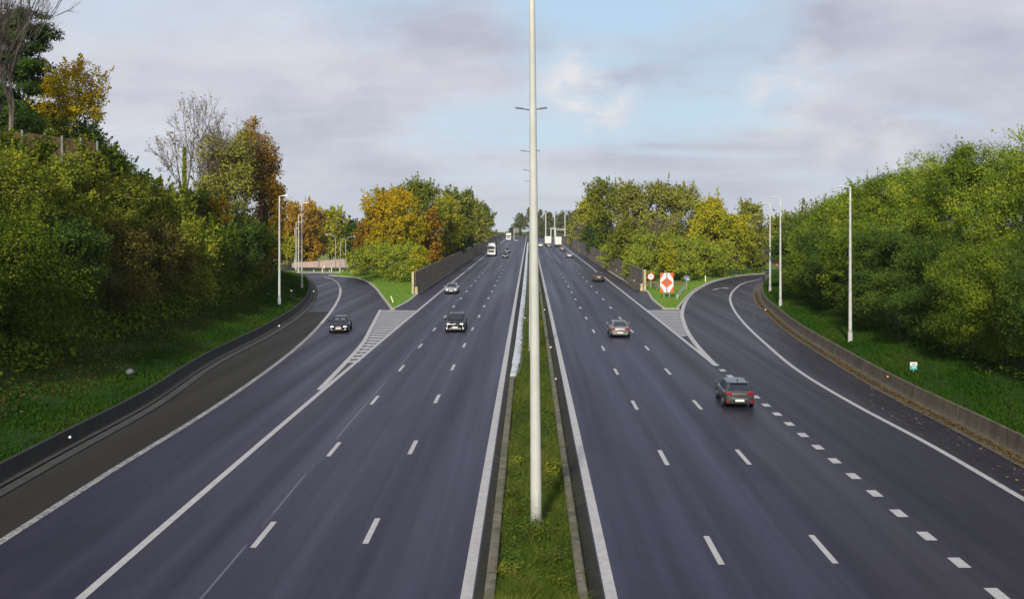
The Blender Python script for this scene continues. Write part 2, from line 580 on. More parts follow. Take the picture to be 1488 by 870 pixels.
# hatching of both gores
y = depth(531)
while y < depth(451):
    a = float(LLINE(y)) + .15; b = XL_EDGE - .12
    if b - a > .5: ribbon(mk, [(a, y + .45), (b, y - .15)], 1.15, .0065)
    y += 1.95
y = depth(487)
while y < depth(450):
    a = XR_EDGE + .1; b = float(RLINE(y)) - .15
    if b - a > .4: ribbon(mk, [(a, y - .1), (b, y + .25)], 1.0, .0065)
    y += 1.75
# arrow on the slip road
ax, ay = P(1047, 419.5)
ribbon(mk, [(ax - 1.6, ay - 2.2), (ax - .2, ay + .6), (ax + 1.0, ay + 1.6)], .38, .0065)
ribbon(mk, [(ax + 1.0, ay + 2.5), (ax + 1.25, ay + .5)], .5, .0067)
tag(mk.build('road_markings', MAT['paint']), 'white lane lines, dashes and hatching painted on the motorway', 'road markings', kind='structure')
mk = MB()
ln(mk, LWL, -40, depth(470), .34)
tag(mk.build('worn_edge_marking', MAT['worn']), 'worn and broken white edge line beside the brownish shoulder', 'road markings', kind='structure')

# ------------------------------------------------------------------ terrain
def hillH(y): return float(np.interp(y, [-80, 98, 112, 128, 150, 175, 195, 215], [13.2, 13.2, 12.2, 9.5, 6.0, 3.2, 1.2, .3]))


def fadeL(y): return float(np.interp(y, [165, 203], [1, .03]))


def z_left(x, y):
    t = max(0.0, (float(LB(min(y, 203))) if y < 203 else xl_road(y)) - .3 - x)
    H = hillH(y); k = fadeL(y)
    p = .66 * k + .30 * min(t, 5.5) * k + max(0, H - 2.3) * ss((t - 4.5) / 15) + .35 * ss((t - 20) / 40) * H * .15
    return zside(x, y) + p


def z_right(x, y):
    t = max(0.0, x - float(RB(min(y, 184))) - .3)
    return float(zr(y)) + .72 + .2 * min(t, 5) + 1.3 * ss((t - 5) / 12)


def z_island(x, y):
    return zside(x, y) + .12


def z_any(x, y):
    if y < 203 and x < float(LB(y)) - .2: return z_left(x, y)
    if y < 186 and x > float(RB(y)) + .2: return z_right(x, y)
    if abs(x) > 16: return z_island(x, y)
    return float(zr(y))


_YV = np.arange(-45, 205, .5)
_LBV = LB(_YV); _RBV = RB(_YV)


def vss(t):
    t = np.clip(t, 0, 1); return t * t * (3 - 2 * t)


def LBv(y): return np.interp(y, _YV, _LBV)
def RBv(y): return np.interp(y, _YV, _RBV)


def vz_left(x, y):
    t = np.maximum(0, LBv(y) - .3 - x)
    H = np.interp(y, [-80, 98, 112, 128, 150, 175, 195, 215], [13.2, 13.2, 12.2, 9.5, 6.0, 3.2, 1.2, .3])
    k = np.interp(y, [165, 203], [1, .03])
    w = vss((-24 - x) / 12.0) * (y > 188)
    zl = np.interp(y, [188, 200, 230], [float(zr(188)), float(zr(188)) + .02, 1.45])
    return zr(y) * (1 - w) + zl * w + .66 * k + .30 * np.minimum(t, 5.5) * k + np.maximum(0, H - 2.3) * vss((t - 4.5) / 15) + .35 * vss((t - 20) / 40) * H * .15


def vz_right(x, y):
    t = np.maximum(0, x - RBv(np.minimum(y, 184)) - .3)
    return zr(y) + .72 + .2 * np.minimum(t, 5) + 1.3 * vss((t - 5) / 12)


def bank(name, base, sgn, y0, y1, zf, mat, label, offs):
    mb = MB(); ys = stations(y0, y1); vs = []
    for y in ys:
        b = float(base(y))
        for t in offs:
            x = b + sgn * t
            jit = 0 if t < 1 else .12 * math.sin(x * 1.3 + y * .37) * math.sin(y * .81 - x * .5)
            vs.append((x, y, zf(x, y) + jit))
    w = len(offs); fs = []
    for j in range(len(ys) - 1):
        for i in range(w - 1):
            q = (j * w + i, j * w + i + 1, (j + 1) * w + i + 1, (j + 1) * w + i)
            fs.append(q if sgn > 0 else q[::-1])
    mb.add(vs, fs)
    return tag(mb.build(name, mat, smooth=True), label, 'grass bank', kind='structure')


offs = [.28, 1, 2, 3, 4, 5, 6, 7, 8, 10, 12, 14, 16, 18, 20, 23, 27, 35, 50, 80, 140]
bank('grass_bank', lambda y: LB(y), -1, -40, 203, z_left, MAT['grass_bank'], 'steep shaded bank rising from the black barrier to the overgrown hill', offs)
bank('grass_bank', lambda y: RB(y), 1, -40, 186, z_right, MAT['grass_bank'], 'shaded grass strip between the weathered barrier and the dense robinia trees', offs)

ISL_L_EDGE = pchip([depth(450), depth(440), depth(427), 160, 216], [P(571, 450)[0], P(590, 440)[0], P(607, 427)[0], -16.35, -16.2])
ISL_R_EDGE = pchip([depth(449.5), depth(438), depth(421), 170, 216], [P(966, 449.5)[0], P(951, 438)[0], P(937, 421)[0], 16.9, 16.6])


def island(y0, fl, fr, y1, mat, label, kerb_l, kerb_r):
    mb = MB(); sheet(mb, fl, fr, y0, y1, .12, 8, zside)
    tag(mb.build('grass_verge', mat), label, 'grass verge', kind='structure')
    kb = MB()
    for f, s in ((kerb_l, -1), (kerb_r, 1)):
        if f is None: continue
        ys = stations(y0, min(y1, 205)); vs = []
        pts = [Vector((float(f(y)), float(y))) for y in ys]
        for i, p in enumerate(pts):
            t = (pts[min(i + 1, len(pts) - 1)] - pts[max(i - 1, 0)]).normalized()
            n = Vector((t.y, -t.x)) * s
            z = zside(p.x, p.y)
            for off, dz in ((.16, -.02), (.14, .13), (-.12, .15), (-.14, .0)):
                q = p + n * off; vs.append((q.x, q.y, z + dz))
        fs = []
        for j in range(len(ys) - 1):
            for i in range(3):
                q = (j * 4 + i, (j + 1) * 4 + i, (j + 1) * 4 + i + 1, j * 4 + i + 1)
                fs.append(q if s > 0 else q[::-1])
        kb.add(vs, fs)
    a_, b_ = float(fl(y0)), float(fr(y0))
    kb.box(((a_ + b_) / 2, y0 - .08, float(zr(y0)) + .06), (abs(b_ - a_) + .5, .24, .17))
    tag(kb.build('kerb', MAT['kerb_pale']), 'pale kerb edging the ' + label.split(' between')[0], 'kerb', kind='structure')


def lisl(y): return float(LISL(y)) if y < 202 else max(-180.0, float(LISL(202)) - (y - 202) * 5)
def risl(y): return float(RISL(y)) if y < 212 else 200.0


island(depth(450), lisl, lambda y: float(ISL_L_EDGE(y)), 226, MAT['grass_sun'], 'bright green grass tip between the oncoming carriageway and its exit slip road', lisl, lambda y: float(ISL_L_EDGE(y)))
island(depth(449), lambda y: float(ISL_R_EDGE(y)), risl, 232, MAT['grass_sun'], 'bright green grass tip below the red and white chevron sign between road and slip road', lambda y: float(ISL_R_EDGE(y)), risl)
mb = MB()
sheet(mb, lambda y: -300.0, lambda y: -16.9, 226, 1000, .11, 30, zside)
sheet(mb, lambda y: 17.2, lambda y: 300.0, 232, 1000, .11, 12)
tag(mb.build('wood_floor_ground', MAT['soil']), 'brown leafy ground under the trees on either side of the far motorway', 'ground', kind='structure')

mb = MB(); vs = []; gx = [-4000, -1200, -500, -300, -150, -60, 0, 60, 150, 300, 500, 1200, 4000]
gy = [-300, -40, 40, 120, 203, 300, 450, 700, 1000, 1400, 2000, 3000, 6000]
for y in gy:
    for x in gx:
        z = float(zr(min(y, 2900))) - 1.0 if y < 1000 else float(np.interp(y, [1000, 1400, 2000, 6000], [3, 2, 3, 6]))
        if x < -24 and y > 188 and y < 1000: z -= 3.2
        vs.append((x, y, z))
w = len(gx)
mb.add(vs, [(j * w + i, j * w + i + 1, (j + 1) * w + i + 1, (j + 1) * w + i) for j in range(len(gy) - 1) for i in range(w - 1)])
tag(mb.build('ground', MAT['field']), 'flat green land reaching to the horizon', 'ground', kind='structure')

# ------------------------------------------------------------------ barriers and walls
def wall_strip(base, y0, y1, h, prof, zf=None, flip=False):
    """prof: list of (offset, height) cross-section"""
    mb = MB(); ys = stations(y0, y1); n = len(prof); vs = []
    pts = [Vector((float(base(y)), float(y))) for y in ys]
    for i, p in enumerate(pts):
        t = (pts[min(i + 1, len(pts) - 1)] - pts[max(i - 1, 0)]).normalized()
        nr = Vector((t.y, -t.x))
        z = zf(p.x, p.y) if zf else float(zr(p.y))
        for o, hh in prof:
            q = p + nr * o
            vs.append((q.x, q.y, z + hh * h))
    fs = []
    for j in range(len(ys) - 1):
        for i in range(n):
            k = (i + 1) % n
            fs.append((j * n + i, j * n + k, (j + 1) * n + k, (j + 1) * n + i))
    fs.append(tuple(range(n - 1, -1, -1))); fs.append(tuple(range((len(ys) - 1) * n, len(ys) * n)))
    mb.add(vs, fs)
    return mb


# profile: positive offset = towards +X
lb = empty('concrete_barrier', (0, 0, 0))
tag(lb, 'long blackened concrete barrier curving along the foot of the overgrown bank', 'barrier')
wall_strip(lambda y: float(LB(y)), -40, 203, 1, [(.0, -.05), (-.07, .2), (-.12, .76), (-.34, .76), (-.34, -.05)], zside).build('barrier_wall', MAT['conc_dark'], lb)
rb = empty('concrete_barrier', (0, 0, 0))
tag(rb, 'long weathered concrete barrier with pale streaks curving along the robinia trees', 'barrier')
wall_strip(lambda y: float(RB(y)), -40, 185, 1, [(.34, -.05), (.34, .82), (.12, .82), (.07, .25), (0, -.05)]).build('barrier_wall', MAT['conc_warm'], rb)


def reflector(parent, x, y, z, r, mat):
    MB().disc((x, y, z), (0, 1, 0), r * .72, .04, 10).build('reflector', mat, parent)


for px, py, r in ((103, 634, .085), (406, 473, .10), (456, 423, .10)):
    d = depth(py + 18); reflector(lb, XP(px, d), d - .1, ZP(py, d), r, MAT['reflector'])
for px, py, r, m in ((1289, 546.5, .085, 'amber'), (1112, 449.5, .10, 'reflector')):
    d = {1289: 62.5, 1112: 110.0}[px]; reflector(rb, XP(px, d), d - .1, ZP(py, d), r, MAT[m])

# median walls
mw = empty('median_wall', (0, 0, 0))
tag(mw, 'low concrete median wall beside the oncoming carriageway, ending at the pale channel', 'median wall')
wall_strip(lambda y: LM_WALL - .30, -40, depth(556), 1, [(.30, -.02), (.04, .0), (.0, .42), (.06, .45), (.24, .45), (.30, .42)][::-1]).build('wall_body', MAT['conc_kerb'], mw)
mw2 = empty('median_wall', (0, 0, 0))
tag(mw2, 'low concrete median wall beside the carriageway of departing cars', 'median wall')
wall_strip(lambda y: RM_WALL, -40, 640, 1, [(.0, -.02), (.0, .38), (.05, .42), (.22, .42), (.28, .38), (.30, 0)][::-1]).build('wall_body', MAT['conc_kerb'], mw2)
for px, py in ((800, 553), (786, 448), (795, 505)):
    d = depth(py + 8); reflector(mw2, RM_WALL + .32, d, float(zr(d)) + .5, .07 if d < 80 else .09, MAT['reflector'])
xc = pchip([depth(556), depth(548), depth(535), depth(515), 640], [-1.05, -.80, -.62, -.56, -.50])
mw3 = empty('median_kerb', (0, 0, 0))
tag(mw3, 'narrow median kerb curving behind the pale drainage channel', 'kerb')
wall_strip(lambda y: float(xc(y)) - .12, depth(556), 640, 1, [(.14, -.02), (.14, .22), (.0, .22), (.0, -.02)]).build('kerb_stone', MAT['conc_kerb'], mw3)
for py in (463, ):
    d = depth(py + 4); reflector(mw3, -.52, d, float(zr(d)) + .4, .09, MAT['reflector'])
ch = empty('drainage_channel', (0, 0, 0))
tag(ch, 'pale bluish segmented concrete channel lying between the oncoming carriageway and the median grass', 'channel')
xch = pchip([depth(548), depth(530), depth(470), 300, 640], [-1.12, -1.03, -.92, -.80, -.75])
y = depth(548); k = 0
while y < 460:
    L = 3.0 if y < 200 else 12.0
    w0 = .30 if y > 72 else .24
    m = wall_strip(lambda q: float(xch(q)), y, y + L - (.06 if y < 200 else .3), 1, [(-w0, .02), (-w0, .20), (-w0 + .08, .24), (w0 - .08, .24), (w0, .20), (w0, .02)][::-1])
    m.build('channel_segment', MAT['conc_channel'], ch)
    y += L; k += 1

# median ground + dark inner gutters
mb = MB(); sheet(mb, LM_WALL - .03, RM_WALL + .03, -40, depth(556), .22, 4)
sheet(mb, lambda y: float(xc(y)), RM_WALL + .03, depth(556), 1000, .16, 4)
tag(mb.build('median_ground', MAT['median_soil']), 'weedy earth strip of the central reservation', 'median', kind='structure')
mb = MB(); sheet(mb, -1.66, LM_WALL - .02, -40, depth(556), .004)
sheet(mb, -1.66, -.55, depth(556), 640, .004)
sheet(mb, RM_WALL + .2, 2.22, -40, 640, .004)
tag(mb.build('median_gutter', MAT['shoulder']), 'dark gutter strips along both sides of the central reservation', 'gutter', kind='structure')

# noise walls
def noise_wall(x0, x1, y0, y1, h, side, label, dots):
    o = empty('noise_wall', (0, 0, 0)); tag(o, label, 'noise wall')
    f = lambda y: x0 + (x1 - x0) * (y - y0) / (y1 - y0)
    prof = [(-.15, -.1), (-.15, h), (.15, h), (.15, -.1)]
    wall_strip(f, y0, y1, 1, prof[::-1]).build('wall_panel', MAT['noise_wall'], o)
    pr = [(-.19, h + .003), (-.19, h + .14), (.19, h + .14), (.19, h + .003)]
    wall_strip(f, y0 + .02, y1, 1, pr[::-1]).build('coping', MAT['conc_kerb'], o)
    s = side
    pr = [(s * .15, 0), (s * .15, .75), (s * .32, .62), (s * .55, 0)]
    if s > 0: pr = pr
    else: pr = pr[::-1]
    wall_strip(f, y0 + .05, y1, 1, pr[::-1] if s > 0 else pr[::-1]).build('wall_foot', MAT['conc_warm'], o)
    b = MB(); z0 = float(zr(y0))
    b.box((x0 - s * .18, y0 - .28, z0 + h / 2 + .1), (.34, .5, h + .25))
    b.box((x0 + s * .30, y0 - .26, z0 + .55), (.5, .46, 1.1), taper=.7)
    b.build('end_post', MAT['cap_yellow'], o, bevel=.04)
    for py, hh in dots:
        reflector(o, float(f(py)) + s * .45, py, float(zr(py)) + hh, .11, MAT['reflector'])
    return o


noise_wall(-16.75, -16.3, 142, 560, 3.1, 1, 'dark concrete noise wall with a yellowish end post bordering the oncoming carriageway', ((150, 1.0), (178, 1.0), (206, 1.0)))
noise_wall(17.4, 16.6, 149, 600, 3.0, -1, 'brown concrete noise wall with a yellowish end post beside the chevron sign', ((158, 1.0), (190, 1.0), (225, 1.0)))
mb = MB()
sheet(mb, -16.2, -15.75, 142, 640, .10)
sheet(mb, 16.15, 16.7, 149, 640, .10)
tag(mb.build('verge_strip', MAT['gutter']), 'pale concrete strip at the foot of the noise walls', 'verge', kind='structure')

# ------------------------------------------------------------------ lamp posts
def median_mast(x, y, label, lean=0.0, H=20.0):
    z = float(zr(y))
    o = empty('lamp_mast', (x, y, z)); tag(o, label, 'lamp mast', 'lamp masts on the central reservation')
    n = 14
    MB().tube([(lean * t / n, 0, H * t / n) for t in range(n + 1)], [.205 - .105 * t / n for t in range(n + 1)], 16).build('pole', MAT['mast'], o, smooth=True)
    MB().tube([(0, 0, 0), (0, 0, .35)], [.27, .235], 16).build('foot_collar', MAT['mast'], o)
    MB().box((.0, -.2, 1.3), (.16, .03, .5)).build('access_door', MAT['mast'], o, bevel=.01)
    for s in (-1, 1):
        a = MB().tube([(lean, 0, H - .1), (lean + s * .35, 0, H + .0), (lean + s * .75, 0, H + .06)], [.05, .045, .04], 8).build('arm', MAT['dark_metal'], o)
        MB().box((lean + s * .95, 0, H + .1), (.75, .3, .11), ry=-s * .12, taper=.8).build('lamp_head', MAT['dark_metal'], a, bevel=.03)
    return o


median_mast(.24, 34.8, 'tall cream lamp mast nearest the camera running out of the top of the picture', lean=-.16)
for i, (y, t) in enumerate(((80, 'second lamp mast of the central reservation, its two arms showing beside the nearest mast'),
                            (131, 'third lamp mast of the central reservation, its small arms just below the second pair'),
                            (182, 'fourth lamp mast along the central reservation, mostly hidden by the nearest mast'),
                            (233, 'fifth lamp mast along the central reservation, far off behind the nearest mast'))):
    median_mast(.14, y, t, lean=-.02 * i)


def lamp_post(px, base_y, d, H, side, label, group, z=None):
    x = XP(px, d)
    zz = z if z is not None else z_any(x, d) - .05
    top = H - zz
    o = empty('lamp_post', (x, d, zz)); tag(o, label, 'lamp post', group)
    n = 10
    MB().tube([(0, 0, top * t / n) for t in range(n + 1)], [.15 - .075 * t / n for t in range(n + 1)], 12).build('pole', MAT['pole_pale'], o, smooth=True)
    MB().tube([(0, 0, 0), (0, 0, .9)], [.19, .18], 12).build('foot_sleeve', MAT['pole_pale'], o)
    a = MB().tube([(0, 0, top - .02), (side * .3, 0, top + .03)], [.05, .045], 8).build('arm', MAT['pole_pale'], o)
    MB().box((side * .68, 0, top + .05), (.8, .3, .11), ry=-side * .06, taper=.85).build('lamp_head', MAT['lamp_glass'], a, bevel=.03)
    return o


LP = 'lamp posts along the slip roads'
for px, top, d, s, lab in ((1235.5, 272, 80, -1, 'pale lamp post standing before the robinia trees, nearest the camera on that side'),
                           (1134, 287, 113.7, -1, 'taller looking pale lamp post of the pair where the slip road bends behind the barrier'),
                           (1119, 296, 134, -1, 'shorter looking pale lamp post of the pair, beside the grey barrier end block'),
                           (406, 285, 112, 1, 'pale lamp post before the overgrown hill, nearest the black barrier on the shaded bank'),
                           (438.5, 295, 140, 1, 'pale lamp post at the top of the shaded bank, next beyond the nearest one'),
                           (433.8, 312, 205, 1, 'thin lamp post beyond the bend, just beside the post at the bank top'),
                           (430.3, 323, 240, 1, 'thin lamp post beyond the bend, second of the close bunch'),
                           (428.4, 332, 278, 1, 'thinnest lamp post beyond the bend, last of the close bunch')):
    lamp_post(px, 0, d, ZP(top, d), s, lab, LP)


def curved_lamp(px, top, base, d, s, label):
    x = XP(px, d); z0 = zside(x, d) - .1; H = ZP(top, d) - z0
    o = empty('curved_lamp_post', (x, d, z0)); tag(o, label, 'lamp post', 'curved lamp posts by the far bend')
    pts = [(0, 0, 0), (0, 0, H * .45), (0, 0, H * .86)]
    for k in range(1, 7):
        a = k / 6 * math.pi / 2
        pts.append((s * 1.7 * (1 - math.cos(a)), 0, H * .86 + (H * .14) * math.sin(a)))
    MB().tube(pts, [.10, .085, .07] + [.055] * 6, 10).build('pole', MAT['galv'], o, smooth=True)
    MB().box((s * 2.2, 0, H - .02), (.9, .3, .14), taper=.8).build('lamp_head', MAT['galv'], o, bevel=.03)


curved_lamp(487.6, 340.5, 391, 250, -1, 'curved grey lamp post whose arm bends away from the two others')
curved_lamp(494.7, 346, 390, 262, 1, 'curved grey lamp post of the close pair, standing partly behind the bushes')
curved_lamp(502.4, 343.5, 397, 238, 1, 'curved grey lamp post of the close pair, nearer one by the crest')

# far poles, gantry and sign near the crest of the motorway
for px, top, d, lab in ((793, 308.5, 470, 'far pale lamp post rising behind the white trucks, nearest the mast'),
                        (806, 311, 520, 'far pale lamp post rising between the two white trucks'),
                        (821, 311, 500, 'far pale lamp post beside the noise wall, beyond the white trucks')):
    x = XP(px, d); z0 = float(zr(d)) - .1; H = ZP(top, d) - z0
    o = empty('lamp_post', (x, d, z0)); tag(o, lab, 'lamp post', 'far lamp posts behind the trucks')
    MB().tube([(0, 0, 0), (0, 0, H)], [.34, .24], 8).build('pole', MAT['mast'], o)
    MB().box((.6, 0, H), (1.3, .5, .2)).build('lamp_head', MAT['galv'], o)
d = 480
o = empty('sign_gantry', (XP(803.5, d), d, float(zr(d)))); tag(o, 'far pale steel gantry frame standing between the two white trucks', 'gantry')
MB().box((-1.0, 0, 3.2), (.45, .4, 6.6)).build('post', MAT['mast'], o)
MB().box((1.3, 0, 3.2), (.45, .4, 6.6)).build('post', MAT['mast'], o)
MB().box((.15, 0, 6.75), (2.9, .45, .45)).build('crossbeam', MAT['mast'], o)
MB().box((4.2, 0, 6.2), (4.6, .4, .4)).build('arm', MAT['mast'], o)
d = 560
o = empty('direction_sign', (XP(747, d), d, float(zr(d)) - .2)); tag(o, 'far grey direction sign seen from behind on a pale post beside the oncoming lanes', 'sign')
MB().tube([(0, 0, 0), (0, 0, 6.5)], .22, 8).build('post', MAT['mast'], o)
MB().box((1.5, 0, 5.2), (2.6, .12, 2.6)).build('sign_board', MAT['sign_back'], o)
d = 420
o = empty('marker_pillar', (XP(724.3, d), d, float(zr(d)))); tag(o, 'far pale rectangular pillar at the edge of the oncoming carriageway', 'pillar')
MB().box((0, 0, 1.3), (1.3, .5, 2.9)).build('pillar_block', MAT['kerb_pale'], o, bevel=.05)

# ------------------------------------------------------------------ signs and small things on the islands
d = P(968, 434)[1]; x0 = XP(969, d); z0 = zside(x0, d) + .12
o = empty('chevron_sign', (x0, d, z0)); tag(o, 'large red and white chevron sign on two posts at the tip of the grass island', 'road sign')
zb = ZP(424.5, d) - z0; zt = ZP(396.5, d) - z0; hw = 9.6 * d / F; mid = (zb + zt) / 2
for s in (-1, 1):
    MB().tube([(s * hw * .42, .06, 0), (s * hw * .42, .06, zb + .3)], .05, 8).build('post', MAT['galv'], o)
    bd = MB().box((s * hw * .54, 0, mid), (hw * .9, .05, zt - zb)).build('sign_panel', MAT['white_sign'], o)
    y_ = -.034
    W_ = hw * .9; xi = s * hw * .10; xo = s * hw * .985; h = zt - zb; q = h * .25
    m = MB()
    m.prism([(xi, mid + q), (xi, mid - q), (xo - s * .06 * W_, mid)][::(1 if s > 0 else -1)], y_, .012)          # half of the diamond
    m.prism([(xo, zt), (xi + s * W_ * .30, zt), (xo, zt - q * 1.35)][::(1 if s < 0 else -1)], y_, .012)
    m.prism([(xo, zb), (xi + s * W_ * .30, zb), (xo, zb + q * 1.35)][::(1 if s > 0 else -1)], y_, .012)
    m.build('chevron_marking', MAT['orange'], bd)
MB().box((0, .0, mid), (hw * .16, .06, zt - zb)).build('centre_strip', MAT['sign_back'], o)
MB().box((0, .10, mid), (hw * 1.6, .06, .1)).build('crossbar', MAT['galv'], o)

d = 150; x0 = XP(945.7, d); z0 = zside(x0, d) + .12
o = empty('speed_limit_sign', (x0, d, z0)); tag(o, 'small round white sign with a red ring beside the end of the brown noise wall', 'road sign')
zc = ZP(401.8, d) - z0
MB().tube([(0, .05, 0), (0, .05, zc + .3)], .04, 8).build('post', MAT['galv'], o)
dk = MB().disc((0, 0, zc), (0, 1, 0), .56, .04, 24).build('sign_disc', MAT['red'], o)
MB().disc((0, -.03, zc), (0, 1, 0), .42, .03, 24).build('sign_face', MAT['white_sign'], dk)
MB().box((0, -.05, zc + .02), (.26, .012, .18)).build('symbol', MAT['sign_back'], dk)

d = 147; x0 = XP(998, d); z0 = zside(x0, d) + .12
o = empty('keep_right_sign', (x0, d, z0)); tag(o, 'round faded blue sign with a white arrow on the grass by the slip road', 'road sign')
zc = ZP(404.2, d) - z0
MB().tube([(0, .05, 0), (0, .05, zc + .3)], .04, 8).build('post', MAT['galv'], o)
dk = MB().disc((0, 0, zc), (0, 1, 0), .45, .04, 24).build('sign_disc', MAT['blue_sign'], o)
m = MB(); m.box((.02, -.03, zc - .02), (.36, .012, .08), ry=R(45)); m.prism([(.3, zc - .3), (.05, zc - .26), (.26, zc - .05)], -.031, .012)
m.build('arrow', MAT['white_sign'], dk)


def post(px, py, hpx, d, name, label, cat, mat, lean=0.0, group=None, w=.12):
    x = XP(px, d); z = z_any(x, d)
    o = empty(name, (x, d, z)); tag(o, label, cat, group)
    o.rotation_euler = (0, lean, 0)
    h = hpx * d / F
    b = MB().box((0, 0, h / 2), (w, w * .8, h), taper=.85).build('post_body', mat, o, bevel=.02)
    MB().box((0, -w * .42, h * .8), (w * .6, .02, h * .16)).build('reflector', MAT['reflector'], o)
    return o


post(1025, 0, 9, 168, 'marker_post', 'white marker post on the grass beside the slip road curve near the blue sign', 'marker post', MAT['pale_yellow'], w=.2)
post(571.5, 0, 10, depth(441), 'marker_post', 'tilted white marker post on the green tip before the dark noise wall', 'marker post', MAT['pale_yellow'], lean=-.35, w=.16)
cg = 'marker posts along the slip road crest'
for px, h, m, lab in ((456, 4, 'galv', 'grey marker post on the slip road crest nearest the black barrier end'),
                      (468.4, 6.5, 'pale_yellow', 'pale marker post on the slip road crest, next to the grey one by the barrier'),
                      (478.7, 4, 'galv', 'short grey marker post on the crest between two pale ones'),
                      (481.8, 7, 'pale_yellow', 'tall pale marker post on the crest beside the short grey one'),
                      (494, 7, 'pale_yellow', 'pale marker post on the crest left of the curved lamp post foot'),
                      (498, 4, 'kerb_pale', 'short dull marker post on the crest close to the curved lamp post foot'),
                      (509.5, 6, 'pale_yellow', 'pale marker post on the grass edge just past the curved lamp post'),
                      (526.8, 7, 'white', 'white marker post on the grass edge at the end of the low rail')):
    post(px, 0, h, 203 if px < 500 else 199, 'marker_post', lab, 'marker post', MAT[m], group=cg, w=.17)


def low_rail(a, b, label, name='guard_rail'):
    xa, da = a; xb, db = b
    o = empty(name, (xa, da, zside(xa, da) + .12)); tag(o, label, 'guard rail')
    dz = zside(xb, db) - zside(xa, da)
    dv = Vector((xb - xa, db - da, dz))
    n = Vector((-dv.y, dv.x, 0)).normalized() * .04
    m = MB()
    p = [Vector((0, 0, .42)), dv + Vector((0, 0, .42))]
    for zz in (0, .3):
        pass
    m.add([p[0] - n, p[0] + n, p[1] + n, p[1] - n, p[0] - n + Vector((0, 0, .3)), p[0] + n + Vector((0, 0, .3)), p[1] + n + Vector((0, 0, .3)), p[1] - n + Vector((0, 0, .3))],
          [(3, 2, 1, 0), (4, 5, 6, 7), (0, 1, 5, 4), (1, 2, 6, 5), (2, 3, 7, 6), (3, 0, 4, 7)])
    m.build('rail_beam', MAT['galv'], o, bevel=.015)
    k = max(2, int(dv.length / 3) + 1)
    for i in range(k):
        q = dv * (i / (k - 1)) + n * 2.5
        MB().box((q.x, q.y, q.z + .3), (.1, .1, .62)).build('post', MAT['galv'], o)


low_rail(P(948, 419), P(967, 427), 'short grey guard rail running from the noise wall end to the chevron sign')
low_rail(P(985, 436), P(996, 420), 'short grey guard rail slanting up the grass beside the chevron sign')
low_rail((XP(511, 199), 199), (XP(526, 199), 199), 'low pale rail between two marker posts at the slip road crest')

d = 205; x0 = XP(471, d)
o = empty('warning_board', (x0, d, zside(x0, d))); tag(o, 'small red and white warning board far down the slip road by the pinkish wall', 'warning board')
h = ZP(388, d) - zside(x0, d)
MB().tube([(0, 0, 0), (0, 0, h)], .05, 8).build('post', MAT['galv'], o)
bd = MB().box((0, -.04, h), (.6, .06, .4)).build('board', MAT['red'], o)
MB().box((0, -.08, h), (.3, .02, .3)).build('white_patch', MAT['white_sign'], bd)

d = 118; x0 = XP(386, d); z0 = z_left(x0, d)
o = empty('triangular_sign', (x0, d, z0)); tag(o, 'grey back of a downward triangle sign on a thin post in the shaded bank', 'road sign')
zc = ZP(432, d) - z0
MB().tube([(0, .06, 0), (0, .06, zc)], .04, 8).build('post', MAT['dark_metal'], o)
MB().prism([(-.62, zc + .5), (.62, zc + .5), (0, zc - .5)], 0, .04).build('sign_plate', MAT['sign_back'], o)

d = 122; x0 = XP(423.5, d); z0 = z_left(x0, d)
o = empty('marker_stake', (x0, d, z0)); tag(o, 'thin dark stake with a small white cap on the shaded bank between the lamp posts', 'stake')
MB().tube([(0, 0, 0), (0, 0, .95)], .035, 8).build('stake', MAT['dark_metal'], o)
MB().box((0, 0, 1.0), (.26, .06, .16)).build('cap_plate', MAT['reflector'], o)

d = 64.5; x0 = XP(1327.5, d); z0 = z_right(x0, d)
o = empty('kilometre_sign', (x0, d, z0)); tag(o, 'small teal and white marker plate on a short post behind the weathered barrier', 'marker sign')
MB().tube([(0, .04, -.1), (0, .04, .35)], .03, 8).build('post', MAT['galv'], o)
bd = MB().box((0, 0, .38), (.46, .03, .5)).build('sign_plate', MAT['white_sign'], o)
m = MB().box((0, -.02, .27), (.45, .012, .27)).build('teal_panel', MAT['teal'], bd)
MB().box((0, -.02, .50), (.26, .012, .06)).build('text_bar', MAT['sign_back'], bd)
MB().box((.02, -.03, .29), (.24, .012, .05)).build('text_bar', MAT['white_sign'], bd)

d = 186; x0 = XP(1131, d)
o = empty('warning_sign', (x0, d, zside(x0, d))); tag(o, 'small red edged triangle sign half hidden behind the lamp post pair', 'road sign')
h = ZP(383, d) - zside(x0, d)
MB().tube([(0, .05, 0), (0, .05, h)], .05, 8).build('post', MAT['galv'], o)
tp = MB().prism([(-.7, h - .5), (.7, h - .5), (0, h + .7)], 0, .05).build('sign_plate', MAT['red'], o)
MB().prism([(-.4, h - .32), (.4, h - .32), (0, h + .36)], -.04, .03).build('sign_face', MAT['white_sign'], tp)

x0, d = P(1114.5, 409.5)
o = empty('barrier_end_block', (x0, d, float(zr(d)))); tag(o, 'dark grey rounded block at the far end of the weathered barrier', 'barrier end')
MB().box((0, 0, .62), (1.0, 1.6, 1.25), taper=.9).build('block', MAT['grey_block'], o, bevel=.18)
MB().box((0, -.79, .7), (.5, .06, .5)).build('marker_plate', MAT['dark_metal'], o)

